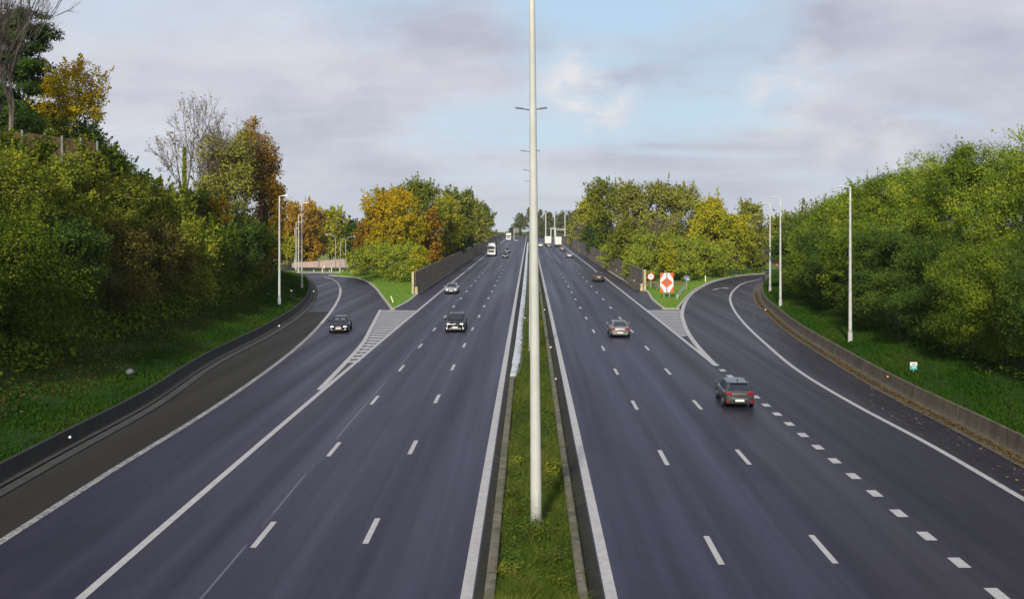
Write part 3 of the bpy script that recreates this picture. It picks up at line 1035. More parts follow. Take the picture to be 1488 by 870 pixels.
d = 62; x0 = XP(188.5, d); z0 = z_left(x0, d)
m = MB(); rr = random.Random(3)
ang = [i / 9 * 2 * math.pi for i in range(9)]
for k in range(3):
    r0 = (.26, .22, .1)[k]
vs = []
for k, (r0, zz) in enumerate(((.24, -.02), (.28, .1), (.2, .24), (.07, .32))):
    for a in ang: vs.append((r0 * math.cos(a) * rr.uniform(.75, 1.2), r0 * math.sin(a) * rr.uniform(.75, 1.2), zz + rr.uniform(-.03, .03)))
fs = [(k * 9 + i, k * 9 + (i + 1) % 9, (k + 1) * 9 + (i + 1) % 9, (k + 1) * 9 + i) for k in range(3) for i in range(9)] + [tuple(range(27, 36))]
m.add(vs, fs)
o = m.build('plastic_bag', MAT['litter'], loc=(x0, d, z0 + .05)); tag(o, 'crumpled pale grey bag lying on the shaded grass bank', 'litter')

# pinkish wall far down the exit
d = 300
o = empty('retaining_wall', (0, 0, 0)); tag(o, 'far pinkish concrete wall along the road below the orange trees', 'wall')
m = MB(); xa, xb = XP(424, d), XP(520, 285)
vs = []
for x, yy, lo, hi in ((xa, d, ZP(392, d), ZP(381.5, d)), ((xa + xb) / 2, 293, ZP(389, 293), ZP(378.5, 293)), (xb, 285, ZP(387, 285), ZP(375, 285))):
    vs += [(x, yy, lo - 1), (x, yy, hi), (x, yy + .5, hi), (x, yy + .5, lo - 1)]
m.add(vs, [(i * 4 + k, i * 4 + (k + 1) % 4, (i + 1) * 4 + (k + 1) % 4, (i + 1) * 4 + k) for i in range(2) for k in range(4)] + [(0, 1, 2, 3), (11, 10, 9, 8)])
m.build('wall_body', MAT['retain'], o)
m = MB(); vs = []
for x, yy, lo in ((xa, d - .6, ZP(390.5, d)), ((xa + xb) / 2, 292.4, ZP(387.5, 293)), (xb, 284.4, ZP(385.5, 285))):
    vs += [(x, yy, lo - .5), (x, yy, lo), (x, yy + .55, lo + .15), (x, yy + .55, lo - .5)]
m.add(vs, [(i * 4 + k, i * 4 + (k + 1) % 4, (i + 1) * 4 + (k + 1) % 4, (i + 1) * 4 + k) for i in range(2) for k in range(4)])
m.build('wall_ledge', MAT['kerb_pale'], o)

# timber fence on the hill
d = 80
o = empty('timber_fence', (0, 0, 0)); tag(o, 'weathered brown timber panel fence with grey posts on top of the overgrown hill', 'fence')
fx = [(-5, 77.0, 190), (33, 78.5, 192), (66, 80, 196), (91, 81, 200), (118, 82.5, 203), (142, 84, 208)]
for i in range(len(fx) - 1):
    (pa, da, ya), (pb, db, yb) = fx[i], fx[i + 1]
    a = Vector((XP(pa, da), da, ZP(ya, da))); b = Vector((XP(pb, db), db, ZP(yb, db)))
    m = MB()
    for k in range(9):
        t0 = Vector((0, 0, -.03 - k * .24)); t1 = Vector((0, 0, -.245 - k * .24)); n = Vector((.0, .035, 0))
        off = Vector((0, .012 * (k % 2), 0))
        q = [a + t0 + off, b + t0 + off, b + t1 + off, a + t1 + off]
        m.add([v for v in q] + [v + n for v in q], [(0, 1, 2, 3), (7, 6, 5, 4), (0, 4, 5, 1), (1, 5, 6, 2), (2, 6, 7, 3), (3, 7, 4, 0)])
    m.build('fence_panel', MAT['wood'], o)
    MB().box((b.x, b.y - .08, b.z - 1.2), (.14, .14, 2.7)).build('fence_post', MAT['sign_back'], o)

# ------------------------------------------------------------------ vehicles
def loft(mb, rings, closed=False):
    n = len(rings[0]); vs = [p for r in rings for p in r]; fs = []
    for j in range(len(rings) - 1):
        for i in range(n):
            k = (i + 1) % n
            fs.append((j * n + i, j * n + k, (j + 1) * n + k, (j + 1) * n + i))
    fs.append(tuple(range(n - 1, -1, -1))); fs.append(tuple(range((len(rings) - 1) * n, len(rings) * n)))
    mb.add(vs, fs)


CARS = {   # L, W, H, belt, body stations (y/L, z low, z high, width), cabin (rear base, rear top, front top, front base as y/L)
    'hatch': dict(L=4.15, W=1.78, H=1.50, st=[(-.50, .42, .78, .80), (-.49, .32, .97, .91), (-.455, .26, 1.02, .97), (-.3, .22, 1.0, 1), (0, .2, .97, 1), (.18, .2, .95, 1), (.28, .22, .93, .99), (.40, .23, .86, .96), (.465, .26, .76, .89), (.495, .32, .64, .78)],
                  cab=(-.465, -.37, .06, .26), rear=.95),
    'suv': dict(L=4.35, W=1.88, H=1.66, st=[(-.50, .46, .9, .82), (-.49, .34, 1.08, .92), (-.455, .28, 1.12, .97), (-.3, .25, 1.1, 1), (0, .24, 1.08, 1), (.18, .24, 1.06, 1), (.28, .25, 1.05, .99), (.40, .26, 1.0, .97), (.47, .28, .93, .92), (.495, .34, .78, .84)],
                cab=(-.47, -.39, .05, .24), rear=1.0),
    'sedan': dict(L=4.70, W=1.83, H=1.43, st=[(-.50, .40, .72, .78), (-.49, .30, .94, .88), (-.46, .25, 1.0, .94), (-.35, .21, 1.0, .98), (-.2, .2, .96, 1), (0, .19, .93, 1), (.18, .19, .91, 1), (.28, .21, .89, .99), (.40, .22, .81, .95), (.465, .25, .70, .88), (.495, .30, .58, .76)],
                  cab=(-.43, -.235, .07, .27), rear=.88),
}


def make_car(name, label, kind, paint, x, y, rz, tagname='car', group='cars on the motorway', lights=True, accent=None, full=True):
    c = CARS[kind]; L, W, H = c['L'], c['W'], c['H']
    o = empty(name, (x, y, float(zr(y)) + .006), rz)
    sl = math.atan2(float(zr(y + 2) - zr(y - 2)), 4.0)
    o.rotation_euler = (sl if abs(rz) < 1.5 else -sl, 0, rz)
    tag(o, label, tagname, group)
    hw = W / 2
    mb = MB(); rings = []
    for f, zb, zt, w in c['st']:
        w_ = w * hw; yy = f * L
        half = [(.0, zb), (w_ * .80, zb), (w_ * .96, zb + .10), (w_, zb + (zt - zb) * .45), (w_ * .985, zb + (zt - zb) * .72), (w_ * .95, zt - .05), (w_ * .84, zt), (w_ * .4, zt + .025), (0, zt + .035)]
        ring = [(a, yy, b) for a, b in half] + [(-a, yy, b) for a, b in half[-2:0:-1]]
        rings.append(ring)
    loft(mb, rings)
    body = mb.build('body', paint, o, smooth=True)
    # cabin
    rb, rt, ft, fb = [q * L for q in c['cab']]
    belt = float(np.interp(0, [q[0] for q in c['st']], [q[2] for q in c['st']])) - .02
    beltR = float(np.interp(c['cab'][0], [q[0] for q in c['st']], [q[2] for q in c['st']])) - .0
    beltF = float(np.interp(c['cab'][3], [q[0] for q in c['st']], [q[2] for q in c['st']])) + .0
    wb, wt = hw * .93, hw * .70
    top = H
    B = [Vector((-wb * .92, rb, beltR)), Vector((wb * .92, rb, beltR)), Vector((wb * .95, fb, beltF)), Vector((-wb * .95, fb, beltF))]
    T = [Vector((-wt * .94, rt, top - .05)), Vector((wt * .94, rt, top - .05)), Vector((wt, ft, top - .05)), Vector((-wt, ft, top - .05))]
    m = MB()
    lev = []
    for k, (f, bul) in enumerate(((-.12, 0), (0, 0), (.5, .02), (.92, .012), (1.0, 0))):
        r = []
        for i in range(4):
            p = B[i].lerp(T[i], f); cx = Vector((0, (rb + fb) / 2, p.z)); dv = (p - cx); dv.z = 0
            r.append(p + dv.normalized() * bul)
        ring = []
        for i in range(4):
            a, b = r[i], r[(i + 1) % 4]
            ring += [a.lerp(b, .04), a.lerp(b, .5) + Vector((0, (-.05 if i == 0 else .05 if i == 2 else 0), 0)), a.lerp(b, .96)]
        lev.append(ring)
    lev.append([Vector((p.x * .86, (p.y - (rt + ft) / 2) * .86 + (rt + ft) / 2, top - .012)) for p in lev[-1]])
    loft(m, lev)
    roof = m.build('roof', paint, o, smooth=False, bevel=.02)

    def glass(nm, a, b, c_, d_, u0, u1, v0, v1, off, parent=o, mat=MAT['glass']):
        def bl(u, v): return (a.lerp(b, u)).lerp(d_.lerp(c_, u), v)
        n = (b - a).cross(d_ - a).normalized()
        if n.dot((a + c_) / 2 - Vector((0, (rb + fb) / 2, 1.0))) < 0: n = -n
        q = [bl(u0, v0), bl(u1, v0), bl(u1 - .03, v1), bl(u0 + .03, v1)]
        mm = MB(); mm.add([p + n * off for p in q] + [p + n * (off - .05) for p in q],
                          [(0, 1, 2, 3), (7, 6, 5, 4), (0, 4, 5, 1), (1, 5, 6, 2), (2, 6, 7, 3), (3, 7, 4, 0)])
        return mm.build(nm, mat, parent)
    if full:
        glass('windscreen', B[3], B[2], T[2], T[3], .06, .94, .05, .93, .052)
        glass('rear_window', B[0], B[1], T[1], T[0], .08, .92, .12, .90, .055)
        for s in (0, 1):
            a, b, c_, d_ = (B[1], B[2], T[2], T[1]) if s else (B[3], B[0], T[0], T[3])
            glass('side_window', a, b, c_, d_, .06 if s else .5, .48 if s else .94, .10, .90, .026)
            glass('side_window', a, b, c_, d_, .52 if s else .10, .94 if s else .47, .10, .90, .026)
    else:
        glass('windscreen', B[3], B[2], T[2], T[3], .06, .94, .05, .93, .052)
        glass('rear_window', B[0], B[1], T[1], T[0], .08, .92, .12, .90, .055)
    # wheels
    wr = .33 if kind != 'suv' else .36
    for sy in (-.30, .31):
        for sx in (-1, 1):
            wx = sx * (hw - .10); wy = sy * L
            MB().disc((sx * (hw - .04), wy, wr + .02), (1, 0, 0), wr + .06, .09, 22).build('wheel_arch', MAT['black_trim'], o)
            wh = MB().disc((wx + sx * .03, wy, wr), (1, 0, 0), wr, .2, 22).build('wheel', MAT['tyre'], o)
            if full: MB().disc((wx + sx * .132, wy, wr), (1, 0, 0), wr * .66, .02, 14).build('rim', MAT['rim'], wh)
    # front
    yf = .495 * L
    zt_f = c['st'][-1][2]; zb_f = c['st'][-1][1]
    for sx in (-1, 1):
        MB().box((sx * hw * .66, yf - .10, zt_f + .04), (hw * .40, .22, .13), rz=-sx * .28, taper=.8).build('headlight', MAT['headlamp'] if lights else MAT['chrome'], o, bevel=.02)
        MB().box((sx * hw * .68, -.49 * L - .005, c['rear'] - .05), (hw * .40, .14, .17), rz=sx * .22).build('tail_light', MAT['tail'], o, bevel=.02)
        mr = MB().box((sx * (hw + .10), .19 * L, belt + .12), (.22, .12, .15), taper=.85).build('wing_mirror', paint, o, bevel=.03)
    MB().box((0, yf - .02, zb_f + .2), (hw * .95, .10, .20), taper=.9).build('grille', MAT['black_trim'], o, bevel=.02)
    MB().box((0, yf - .03, .27), (hw * 1.62, .14, .14)).build('front_bumper', MAT['black_trim'], o, bevel=.03)
    MB().box((0, yf + .045, zb_f + .16), (.52, .03, .12)).build('number_plate', MAT['plate'], o)
    # rear
    yr = -.50 * L
    MB().box((0, yr + .02, .40), (hw * 1.60, .14, .22)).build('rear_bumper', MAT['black_trim'] if kind != 'sedan' else paint, o, bevel=.03)
    pz = .50 if kind != 'suv' else .8
    MB().box((0, yr - .065, pz), (.52, .03, .12)).build('number_plate', MAT['plate'], o)
    if accent == 'hatch':
        MB().box((0, yr - .01, c['rear'] - .11), (hw * .9, .04, .035)).build('boot_trim', MAT['chrome'], o)
        MB().box((0, yr - .045, .60), (hw * 1.1, .05, .05)).build('bumper_crease', MAT['rim'], o, bevel=.01)
        for sx in (-1, 1):
            MB().box((sx * hw * .80, yr - .05, .44), (.09, .05, .20)).build('reflector', MAT['tail'], o)
        MB().box((0, rt - .06, top - .035), (wt * 1.6, .26, .05)).build('spoiler', paint, o, bevel=.015)
        MB().prism([(-.035, top), (.035, top), (0, top + .16)], ft * 0 + rt + .35, .1).build('aerial', MAT['black_trim'], o)
        for sx in (-1, 1):
            MB().box((sx * wb * .985, -.05 * L, belt + .035), (.03, L * .52, .035)).build('window_trim', MAT['chrome'], o)
    if accent == 'suv':
        for sx in (-1, 1):
            MB().box((sx * hw * .80, yf - .06, .55), (.09, .12, .52), ry=-sx * .18).build('running_light', MAT['headlamp'], o, bevel=.015)
        MB().box((0, yf + .03, .40), (hw * 1.25, .05, .07)).build('skid_trim', MAT['chrome'], o)
        MB().box((0, yf + .02, .86), (.2, .05, .08)).build('badge', MAT['chrome'], o)
        for sx in (-1, 1):
            MB().box((sx * wt * .92, (rt + ft) / 2, top + .01), (.05, (ft - rt) * .9, .05)).build('roof_rail', MAT['chrome'], o)
    if accent == 'sedan_front':
        MB().box((0, yf - .0, zb_f + .30), (hw * .55, .08, .12)).build('grille_trim', MAT['chrome'], o, bevel=.02)
        for sx in (-1, 1):
            MB().box((sx * hw * .70, yf - .05, .38), (.16, .1, .08)).build('fog_light', MAT['headlamp'], o)
            MB().box((sx * hw * .32, fb - .55, belt + .24), (.34, .03, .16), rx=-.5).build('sun_visor', MAT['white'], o)
    if accent == 'sedan_rear':
        MB().box((0, yr - .005, c['rear'] - .22), (hw * .9, .05, .02)).build('boot_trim', MAT['chrome'], o)
    return o


def at_rear(px, py, L):
    d = depth(py); return XP(px, d), d + L / 2


def at_front(px, py, L):
    d = depth(py); return XP(px, d), d + L / 2


x, y = at_rear(1077.5, 594.0, 4.15)
make_car('hatchback', 'dark grey hatchback with pale number plate driving over the broad dashes toward the slip road', 'hatch', MAT['p_darkgrey'], x, y, R(-3), lights=False, accent='hatch')
x, y = at_rear(902, 491.0, 4.7)
make_car('saloon_car', 'champagne grey saloon seen from behind in the middle lane past the second dash row', 'sedan', MAT['p_champagne'], x, y, R(-1), lights=False, accent='sedan_rear')
x, y = at_rear(870.5, 409.5, 4.3)
make_car('estate_car', 'dark brownish tall car seen from behind driving beside the solid white edge line', 'suv', MAT['p_brown'], x, y, 0, lights=False)
x, y = at_front(661, 483.0, 4.35)
make_car('off_road_car', 'black off road car with white running lights approaching in the middle lane', 'suv', MAT['p_black'], x, y, R(180), accent='suv')
x, y = at_front(488.5, 484.0, 4.7)
make_car('saloon_car', 'black saloon with pale sun visors coming down the curved slip road by the shaded bank', 'sedan', MAT['p_navyblack'], x, y, R(185), accent='sedan_front')
x, y = at_front(655.5, 427.0, 4.5)
make_car('saloon_car', 'silver car approaching over the solid edge line near the dark noise wall', 'sedan', MAT['p_silver'], x, y, R(180))
for px, py, kind, paint, fr, lab in (
        (828, 374.8, 'hatch', 'p_silver', 0, 'silver car seen from behind in the far lane beside the noise wall foot'),
        (817.5, 364.2, 'hatch', 'p_greysilver', 0, 'small grey car following the far truck near the noise wall'),
        (798, 359.6, 'hatch', 'p_greysilver', 0, 'small pale grey car just behind the box truck nearer the mast'),
        (785.5, 359.0, 'hatch', 'p_white', 0, 'tiny white car in the inner lane emerging beside the mast'),
        (734, 374.6, 'hatch', 'p_black', 1, 'black car with a pale front approaching beside the white lorry'),
        (737, 367.5, 'suv', 'p_black', 1, 'dark car following close behind the black car beside the lorry'),
        (749.5, 351.4, 'sedan', 'p_blue', 1, 'tiny light blue car far up the oncoming carriageway')):
    L = CARS[kind]['L']
    x, y = at_rear(px, py, L)
    make_car('car', lab, kind, MAT[paint], x, y, R(180) if fr else 0, lights=bool(fr), full=False)


def make_truck(label, x, y, rz, Ltr=11.0, Ht=4.0, front=True, body='trailer', tractor_mat='white'):
    o = empty('lorry', (x, y, float(zr(y))), rz); tag(o, label, 'lorry', 'lorries on the motorway')
    W = 2.5; Lc = 2.2
    # origin at the middle; cab toward +Y
    yf = (Ltr + Lc + .7) / 2
    m = MB().box((0, yf - Lc / 2, 1.85), (W * .97, Lc, 2.5)).build('cab', MAT[tractor_mat], o, bevel=.12)
    MB().box((0, yf - .02, 2.45), (W * .84, .08, .85), rx=.06).build('windscreen', MAT['glass'], o, bevel=.03)
    MB().box((0, yf + .02, 1.35), (W * .66, .08, .55)).build('grille', MAT['black_trim'], o, bevel=.03)
    MB().box((0, yf + .03, .62), (W * .98, .30, .42)).build('bumper', MAT[tractor_mat], o, bevel=.05)
    for s in (-1, 1):
        MB().box((s * W * .38, yf + .19, .68), (.34, .06, .2)).build('headlight', MAT['headlamp'], o)
        MB().box((s * (W * .5 + .16), yf - .25, 2.4), (.22, .14, .75)).build('wing_mirror', MAT['black_trim'], o, bevel=.03)
        MB().box((s * W * .488, yf - Lc * .42, 2.4), (.04, .95, .7)).build('side_window', MAT['glass'], o)
    MB().box((0, yf - Lc * .55, 3.36), (W * .9, Lc * .8, .75), taper=.82).build('wind_deflector', MAT[tractor_mat], o, bevel=.08)
    MB().box((0, yf + .19, .45), (.52, .03, .13)).build('number_plate', MAT['plate'], o)
    ty = yf - Lc - .7 - Ltr / 2
    MB().box((0, ty, 1.05 + (Ht - 1.05) / 2), (W, Ltr, Ht - 1.05)).build('cargo_box', MAT[body], o, bevel=.03)
    if body == 'trailer':
        MB().box((0, ty - Ltr / 2 - .012, 1.05 + (Ht - 1.05) / 2), (.03, .03, Ht - 1.25)).build('door_seam', MAT['sign_back'], o)
    MB().box((0, ty + 1, .9), (1.1, Ltr + 1.5, .28)).build('chassis', MAT['black_trim'], o)
    MB().box((0, ty - Ltr / 2 + .1, .6), (W * .94, .12, .2)).build('rear_bumper', MAT['black_trim'], o)
    for s in (-1, 1):
        MB().box((s * W * .38, ty - Ltr / 2 - .0, .82), (.35, .1, .16)).build('tail_light', MAT['tail'], o)
        for wy in (yf - 1.0, yf - 3.6, ty - Ltr * .22, ty - Ltr * .34):
            MB().disc((s * (W / 2 - .17), wy, .5), (1, 0, 0), .5, .32, 18).build('wheel', MAT['tyre'], o)
    return o


def truck_at(px, py, L): 
    d = depth(py); return XP(px, d), d + L / 2


x, y = truck_at(714, 372.2, 13.9)
make_truck('white lorry with a dark cargo box approaching next to the black cars', x, y, R(180), body='tarp_dark', tractor_mat='white', Ht=4.05)
x, y = truck_at(739, 349.6, 13.9)
make_truck('tiny white lorry approaching near the crest of the road', x, y, R(180), Ht=3.9)
x, y = truck_at(811.3, 359.4, 13.9)
make_truck('white box lorry seen from behind, the one nearer the noise wall', x, y, 0, Ht=4.1)
x, y = truck_at(796.3, 357.6, 13.9)
make_truck('white box lorry seen from behind nearer the mast with a small car behind it', x, y, 0, Ht=4.0)

# ------------------------------------------------------------------ foliage
def norm(a): return a / np.maximum(np.linalg.norm(a, axis=1, keepdims=True), 1e-9)


def leaf_quads(c, d, L, W, g, up=.45, droop=0.0, jit=.75):
    n = len(c)
    nr = norm(d * .7 + np.array([0, 0, up]) + g.normal(0, jit, (n, 3)) * .6)
    t = g.normal(0, 1, (n, 3)); t[:, 2] -= droop
    t = norm(t - nr * (t * nr).sum(1, keepdims=True))
    b = np.cross(nr, t)
    s = g.uniform(.5, 1.55, (n, 1))
    l = t * (L / 2) * s; w = b * (W / 2) * s
    return np.stack([c - l, c + w - l * .1, c + l, c - w - l * .1], axis=1)


def make_crown(g, ells, leaf, n, clump_r, asp=.6, droop=0.0, up=.45, flat=.75, inner=.55, cutz=None, hang=0.0):
    """leaves gathered in clumps spread over a set of ellipsoids; returns verts (n,4,3), var"""
    vol = np.array([(e[3] * e[4] * e[5]) ** (2 / 3) for e in ells]); vol /= vol.sum()
    area = sum(4 * math.pi * (e[3] * e[4] * e[5]) ** (2 / 3) for e in ells)
    nc = int(max(14, min(700, area * .62 / (clump_r ** 2))))
    ei = g.choice(len(ells), nc, p=vol)
    E = np.array(ells)[ei]
    dirs = norm(g.normal(0, 1, (nc, 3)))
    rad = g.uniform(inner, 1.0, (nc, 1)) ** .7
    cc = E[:, :3] + dirs * E[:, 3:] * rad
    wl = clump_r * 3.2; ph = g.uniform(0, 6.28, 3)
    fld = np.sin(cc[:, 0] / wl * 3.1 + ph[0]) * np.sin(cc[:, 1] / wl * 3.1 + ph[1]) + np.sin(cc[:, 2] / wl * 3.1 + ph[2]) * np.sin((cc[:, 0] + cc[:, 1]) / wl * 2.0 + ph[1])
    kp = fld > -.62
    if kp.sum() > 12: cc, dirs = cc[kp], dirs[kp]; nc = len(cc)
    if cutz is not None:
        lo = cc[:, 2] < cutz; cc[lo, 2] = cutz + np.abs(cc[lo, 2] - cutz) * .4 * 0 + g.uniform(0, .5, lo.sum())
    cr = clump_r * g.uniform(.55, 1.35, nc)
    cv = g.uniform(0, 1, nc)
    w = cr ** 2; w /= w.sum()
    li = g.choice(nc, n, p=w)
    d = norm(g.normal(0, 1, (n, 3)))
    r = g.uniform(0, 1, (n, 1)) ** .5
    off = d * r * cr[li][:, None]
    off[:, 2] *= flat
    if hang: off[:, 2] -= hang * g.uniform(0, 1, n) ** 2 * cr[li]
    pos = cc[li] + off
    dd = norm(d + dirs[li] * .6)
    q = leaf_quads(pos, dd, leaf, leaf * asp, g, up, droop)
    var = np.clip(cv[li] * .72 + g.uniform(0, 1, n) * .28, 0, 1)
    return q, var, cc


def limbs(g, H, base_r, targets, trunk_top, bend=.04, mat=None, name='trunk', parent=None, stems=1):
    m = MB()
    for s in range(stems):
        ox = (s - (stems - 1) / 2) * base_r * 3.0
        k = 7; pts = []; rr = []
        bx, by = g.normal(0, bend * H, 2)
        for i in range(k):
            f = i / (k - 1)
            pts.append((ox * (1 + f * 2) + bx * f * f + g.normal(0, .01 * H), by * f * f + g.normal(0, .01 * H), -.3 + trunk_top * f))
            rr.append(base_r * (1 - .72 * f) * (1.35 if i == 0 else 1))
        m.tube(pts, rr, 7)
        for tx, ty, tz in targets[s::stems]:
            f = min(.95, max(.25, (tz / max(trunk_top, .1)) * g.uniform(.45, .75)))
            i = f * (k - 1); a = int(i); fr = i - a
            p0 = Vector(pts[a]).lerp(Vector(pts[min(a + 1, k - 1)]), fr)
            p3 = Vector((tx, ty, tz)); mid = p0.lerp(p3, .5) + Vector((g.normal(0, .03 * H), g.normal(0, .03 * H), .05 * H))
            r0 = base_r * (1 - .72 * f) * .55
            m.tube([p0, mid, p3], [r0, r0 * .6, r0 * .2], 5, False)
    return m.build(name, mat or MAT['bark'], parent, smooth=True)


TREE_COUNT = [0]


def tree(name, label, cat, x, y, H, Rw, mat, style='round', leafpx=1.9, cover=5.0, trunk=True, group=None, zoff=0.0, stems=1, bark=None, ry=None, base=None, droop=0.0, clump=None, asp=.6, sub=None):
    TREE_COUNT[0] += 1
    g = np.random.default_rng(1000 + TREE_COUNT[0] * 17)
    z = z_any(x, y) + zoff
    o = empty(name, (x, y, z)); tag(o, label, cat, group)
    dist = math.hypot(x, y)
    leaf = max(.135, leafpx * dist / (F * 1024 / 1488))
    ry = ry or Rw
    if base is None: base = {'round': .28, 'bush': .0, 'drape': .0, 'column': .1, 'wall': .02}[style]
    zc = H * (base + 1) / 2; rz = H * (1 - base) / 2
    ells = [(0, 0, zc, Rw * .82, ry * .82, rz * .92)]
    nl = 7 if style != 'bush' else 6
    for i in range(nl):
        a = 2 * math.pi * (i / nl) + g.uniform(-.4, .4); f = g.uniform(.38, .62)
        hz = zc + rz * g.uniform(-.55, .62)
        k = math.sqrt(max(.1, 1 - ((hz - zc) / rz) ** 2))
        ells.append((math.cos(a) * Rw * f * k, math.sin(a) * ry * f * k, hz, Rw * g.uniform(.36, .54), ry * g.uniform(.36, .54), rz * g.uniform(.26, .42)))
    for i in range(3):
        ells.append((g.normal(0, .22) * Rw, g.normal(0, .22) * ry, zc + rz * g.uniform(.5, .8), Rw * .36, ry * .36, rz * .26))
    proj = 2 * Rw * 2 * rz * .8
    n = int(cover * proj / (.5 * leaf * leaf * asp))
    n = max(400, min(n, 75000))
    cr = clump or max(leaf * 2.2, min(Rw, rz) * .23)
    q, var, cc = make_crown(g, ells, leaf, n, cr, asp=asp, droop=droop, cutz=.1 if style in ('bush', 'drape', 'wall') else None,
                            hang=2.2 if style == 'drape' else 0.0, up=.45 if droop < .5 else .2)
    ns = int(26 + 10 * Rw) if style != 'column' else 18
    up_c = cc[cc[:, 2] > H * .45]
    if len(up_c):
        o_ = up_c[g.integers(0, len(up_c), ns)]
        dv = norm((o_ - np.array([0, 0, zc])) / np.array([Rw, ry, rz]) * np.array([1, 1, .8]) + np.array([0, 0, .45]) + g.normal(0, .25, (ns, 3)))
        ln_ = g.uniform(.4, 1.05, ns) * max(.8, .16 * min(H, 2.2 * Rw))
        per = max(10, int(30 * (.2 / leaf) ** .5))
        ii = np.repeat(np.arange(ns), per); uu = g.uniform(0, 1, ns * per)
        pp = o_[ii] + dv[ii] * (uu * ln_[ii] + cr * .5)[:, None] + g.normal(0, 1, (ns * per, 3)) * (.13 * ln_[ii] * (1.15 - uu))[:, None]
        q = np.concatenate([q, leaf_quads(pp, norm(g.normal(0, 1, (ns * per, 3))), leaf, leaf * asp, g, up=.45, droop=droop)])
        var = np.concatenate([var, np.clip(.35 + .5 * g.uniform(0, 1, ns)[ii] + g.normal(0, .1, ns * per), 0, 1)])
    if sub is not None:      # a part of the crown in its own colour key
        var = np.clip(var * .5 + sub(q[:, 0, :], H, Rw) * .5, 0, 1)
    np_quads('crown' if cat == 'tree' else 'foliage', q, mat, o, var)
    if trunk:
        idx = g.choice(len(cc), min(len(cc), 9), replace=False)
        limbs(g, H, max(.10, H * .017), [tuple(c * np.array([.8, .8, .95])) for c in cc[idx]], H * (.78 if style != 'bush' else .5), mat=bark or MAT['bark'], parent=o, stems=stems)
    return o


def bare_tree(name, label, x, y, H, spread, leafmat=None, nleaf=0, stems=1, ivy=None, lean=0.0, levels=5, twig=MAT['twig'], z=None, seed=5, bark=None):
    g = np.random.default_rng(seed)
    z = z_any(x, y) if z is None else z
    o = empty(name, (x, y, z)); tag(o, label, 'tree')
    tr = MB(); br = MB(); tips = []
    dist = math.hypot(x, y)
    rmin = .22 * dist / (F * 1024 / 1488) * .5

    def grow(p, dv, ln_, r, lev, m):
        k = 3; pts = [p]; q = p
        dcur = dv.copy()
        for i in range(k):
            dcur = (dcur + Vector(g.normal(0, .10 if lev else .03, 3)) + Vector((0, 0, .06))).normalized()
            q = q + dcur * (ln_ / k); pts.append(q)
        m.tube(pts, [max(rmin, r * (1 - .42 * i / k)) for i in range(k + 1)], 6 if lev < 2 else 4 if lev < 4 else 3, False)
        if lev >= levels: tips.append(q); return
        nb = 3 if lev < 3 else 3
        for i in range(nb):
            f = g.uniform(.45, 1.0) if i else 1.0
            ii = f * k; a = min(int(ii), k - 1)
            pp = pts[a].lerp(pts[a + 1], ii - a)
            ax = Vector(g.normal(0, 1, 3)).cross(dcur).normalized()
            ang = g.uniform(.25, .65) * spread if i else g.uniform(.05, .25)
            nd = (Matrix.Rotation(ang, 3, ax) @ dcur).normalized()
            if lev == 0: nd = (nd + Vector((0, 0, .35))).normalized()
            grow(pp, nd, ln_ * g.uniform(.60, .82), r * (.62 if i else .7), lev + 1, br)
            tips.append(pp)
    for s in range(stems):
        a = (s - (stems - 1) / 2)
        grow(Vector((a * .5, 0, -.3)), Vector((lean + a * .16, g.normal(0, .05), 1)).normalized(), H * .30, H * .0078, 0, tr)
    tr.build('trunk', bark or MAT['bare_bark'], o, smooth=True)
    br.build('branches', twig, o)
    if nleaf and leafmat:
        tp = np.array([tuple(t) for t in tips]); li = g.integers(0, len(tp), nleaf)
        leaf = 1.8 * dist / (F * 1024 / 1488)
        pos = tp[li] + g.normal(0, .28, (nleaf, 3))
        np_quads('crown', leaf_quads(pos, norm(g.normal(0, 1, (nleaf, 3))), leaf, leaf * .6, g), leafmat, o, g.uniform(0, 1, nleaf))
    if ivy:
        n = 2600; hh = g.uniform(0, 1, n) ** 1.2 * H * .55
        an = g.uniform(0, 6.28, n); rr_ = (.55 - .35 * hh / (H * .55)) * g.uniform(.3, 1, n)
        pos = np.stack([np.cos(an) * rr_ + lean * hh, np.sin(an) * rr_, hh], 1)
        d_ = np.stack([np.cos(an), np.sin(an), an * 0], 1)
        np_quads('ivy', leaf_quads(pos, d_, .26, .18, g), ivy, o, g.uniform(0, 1, n))
    return o


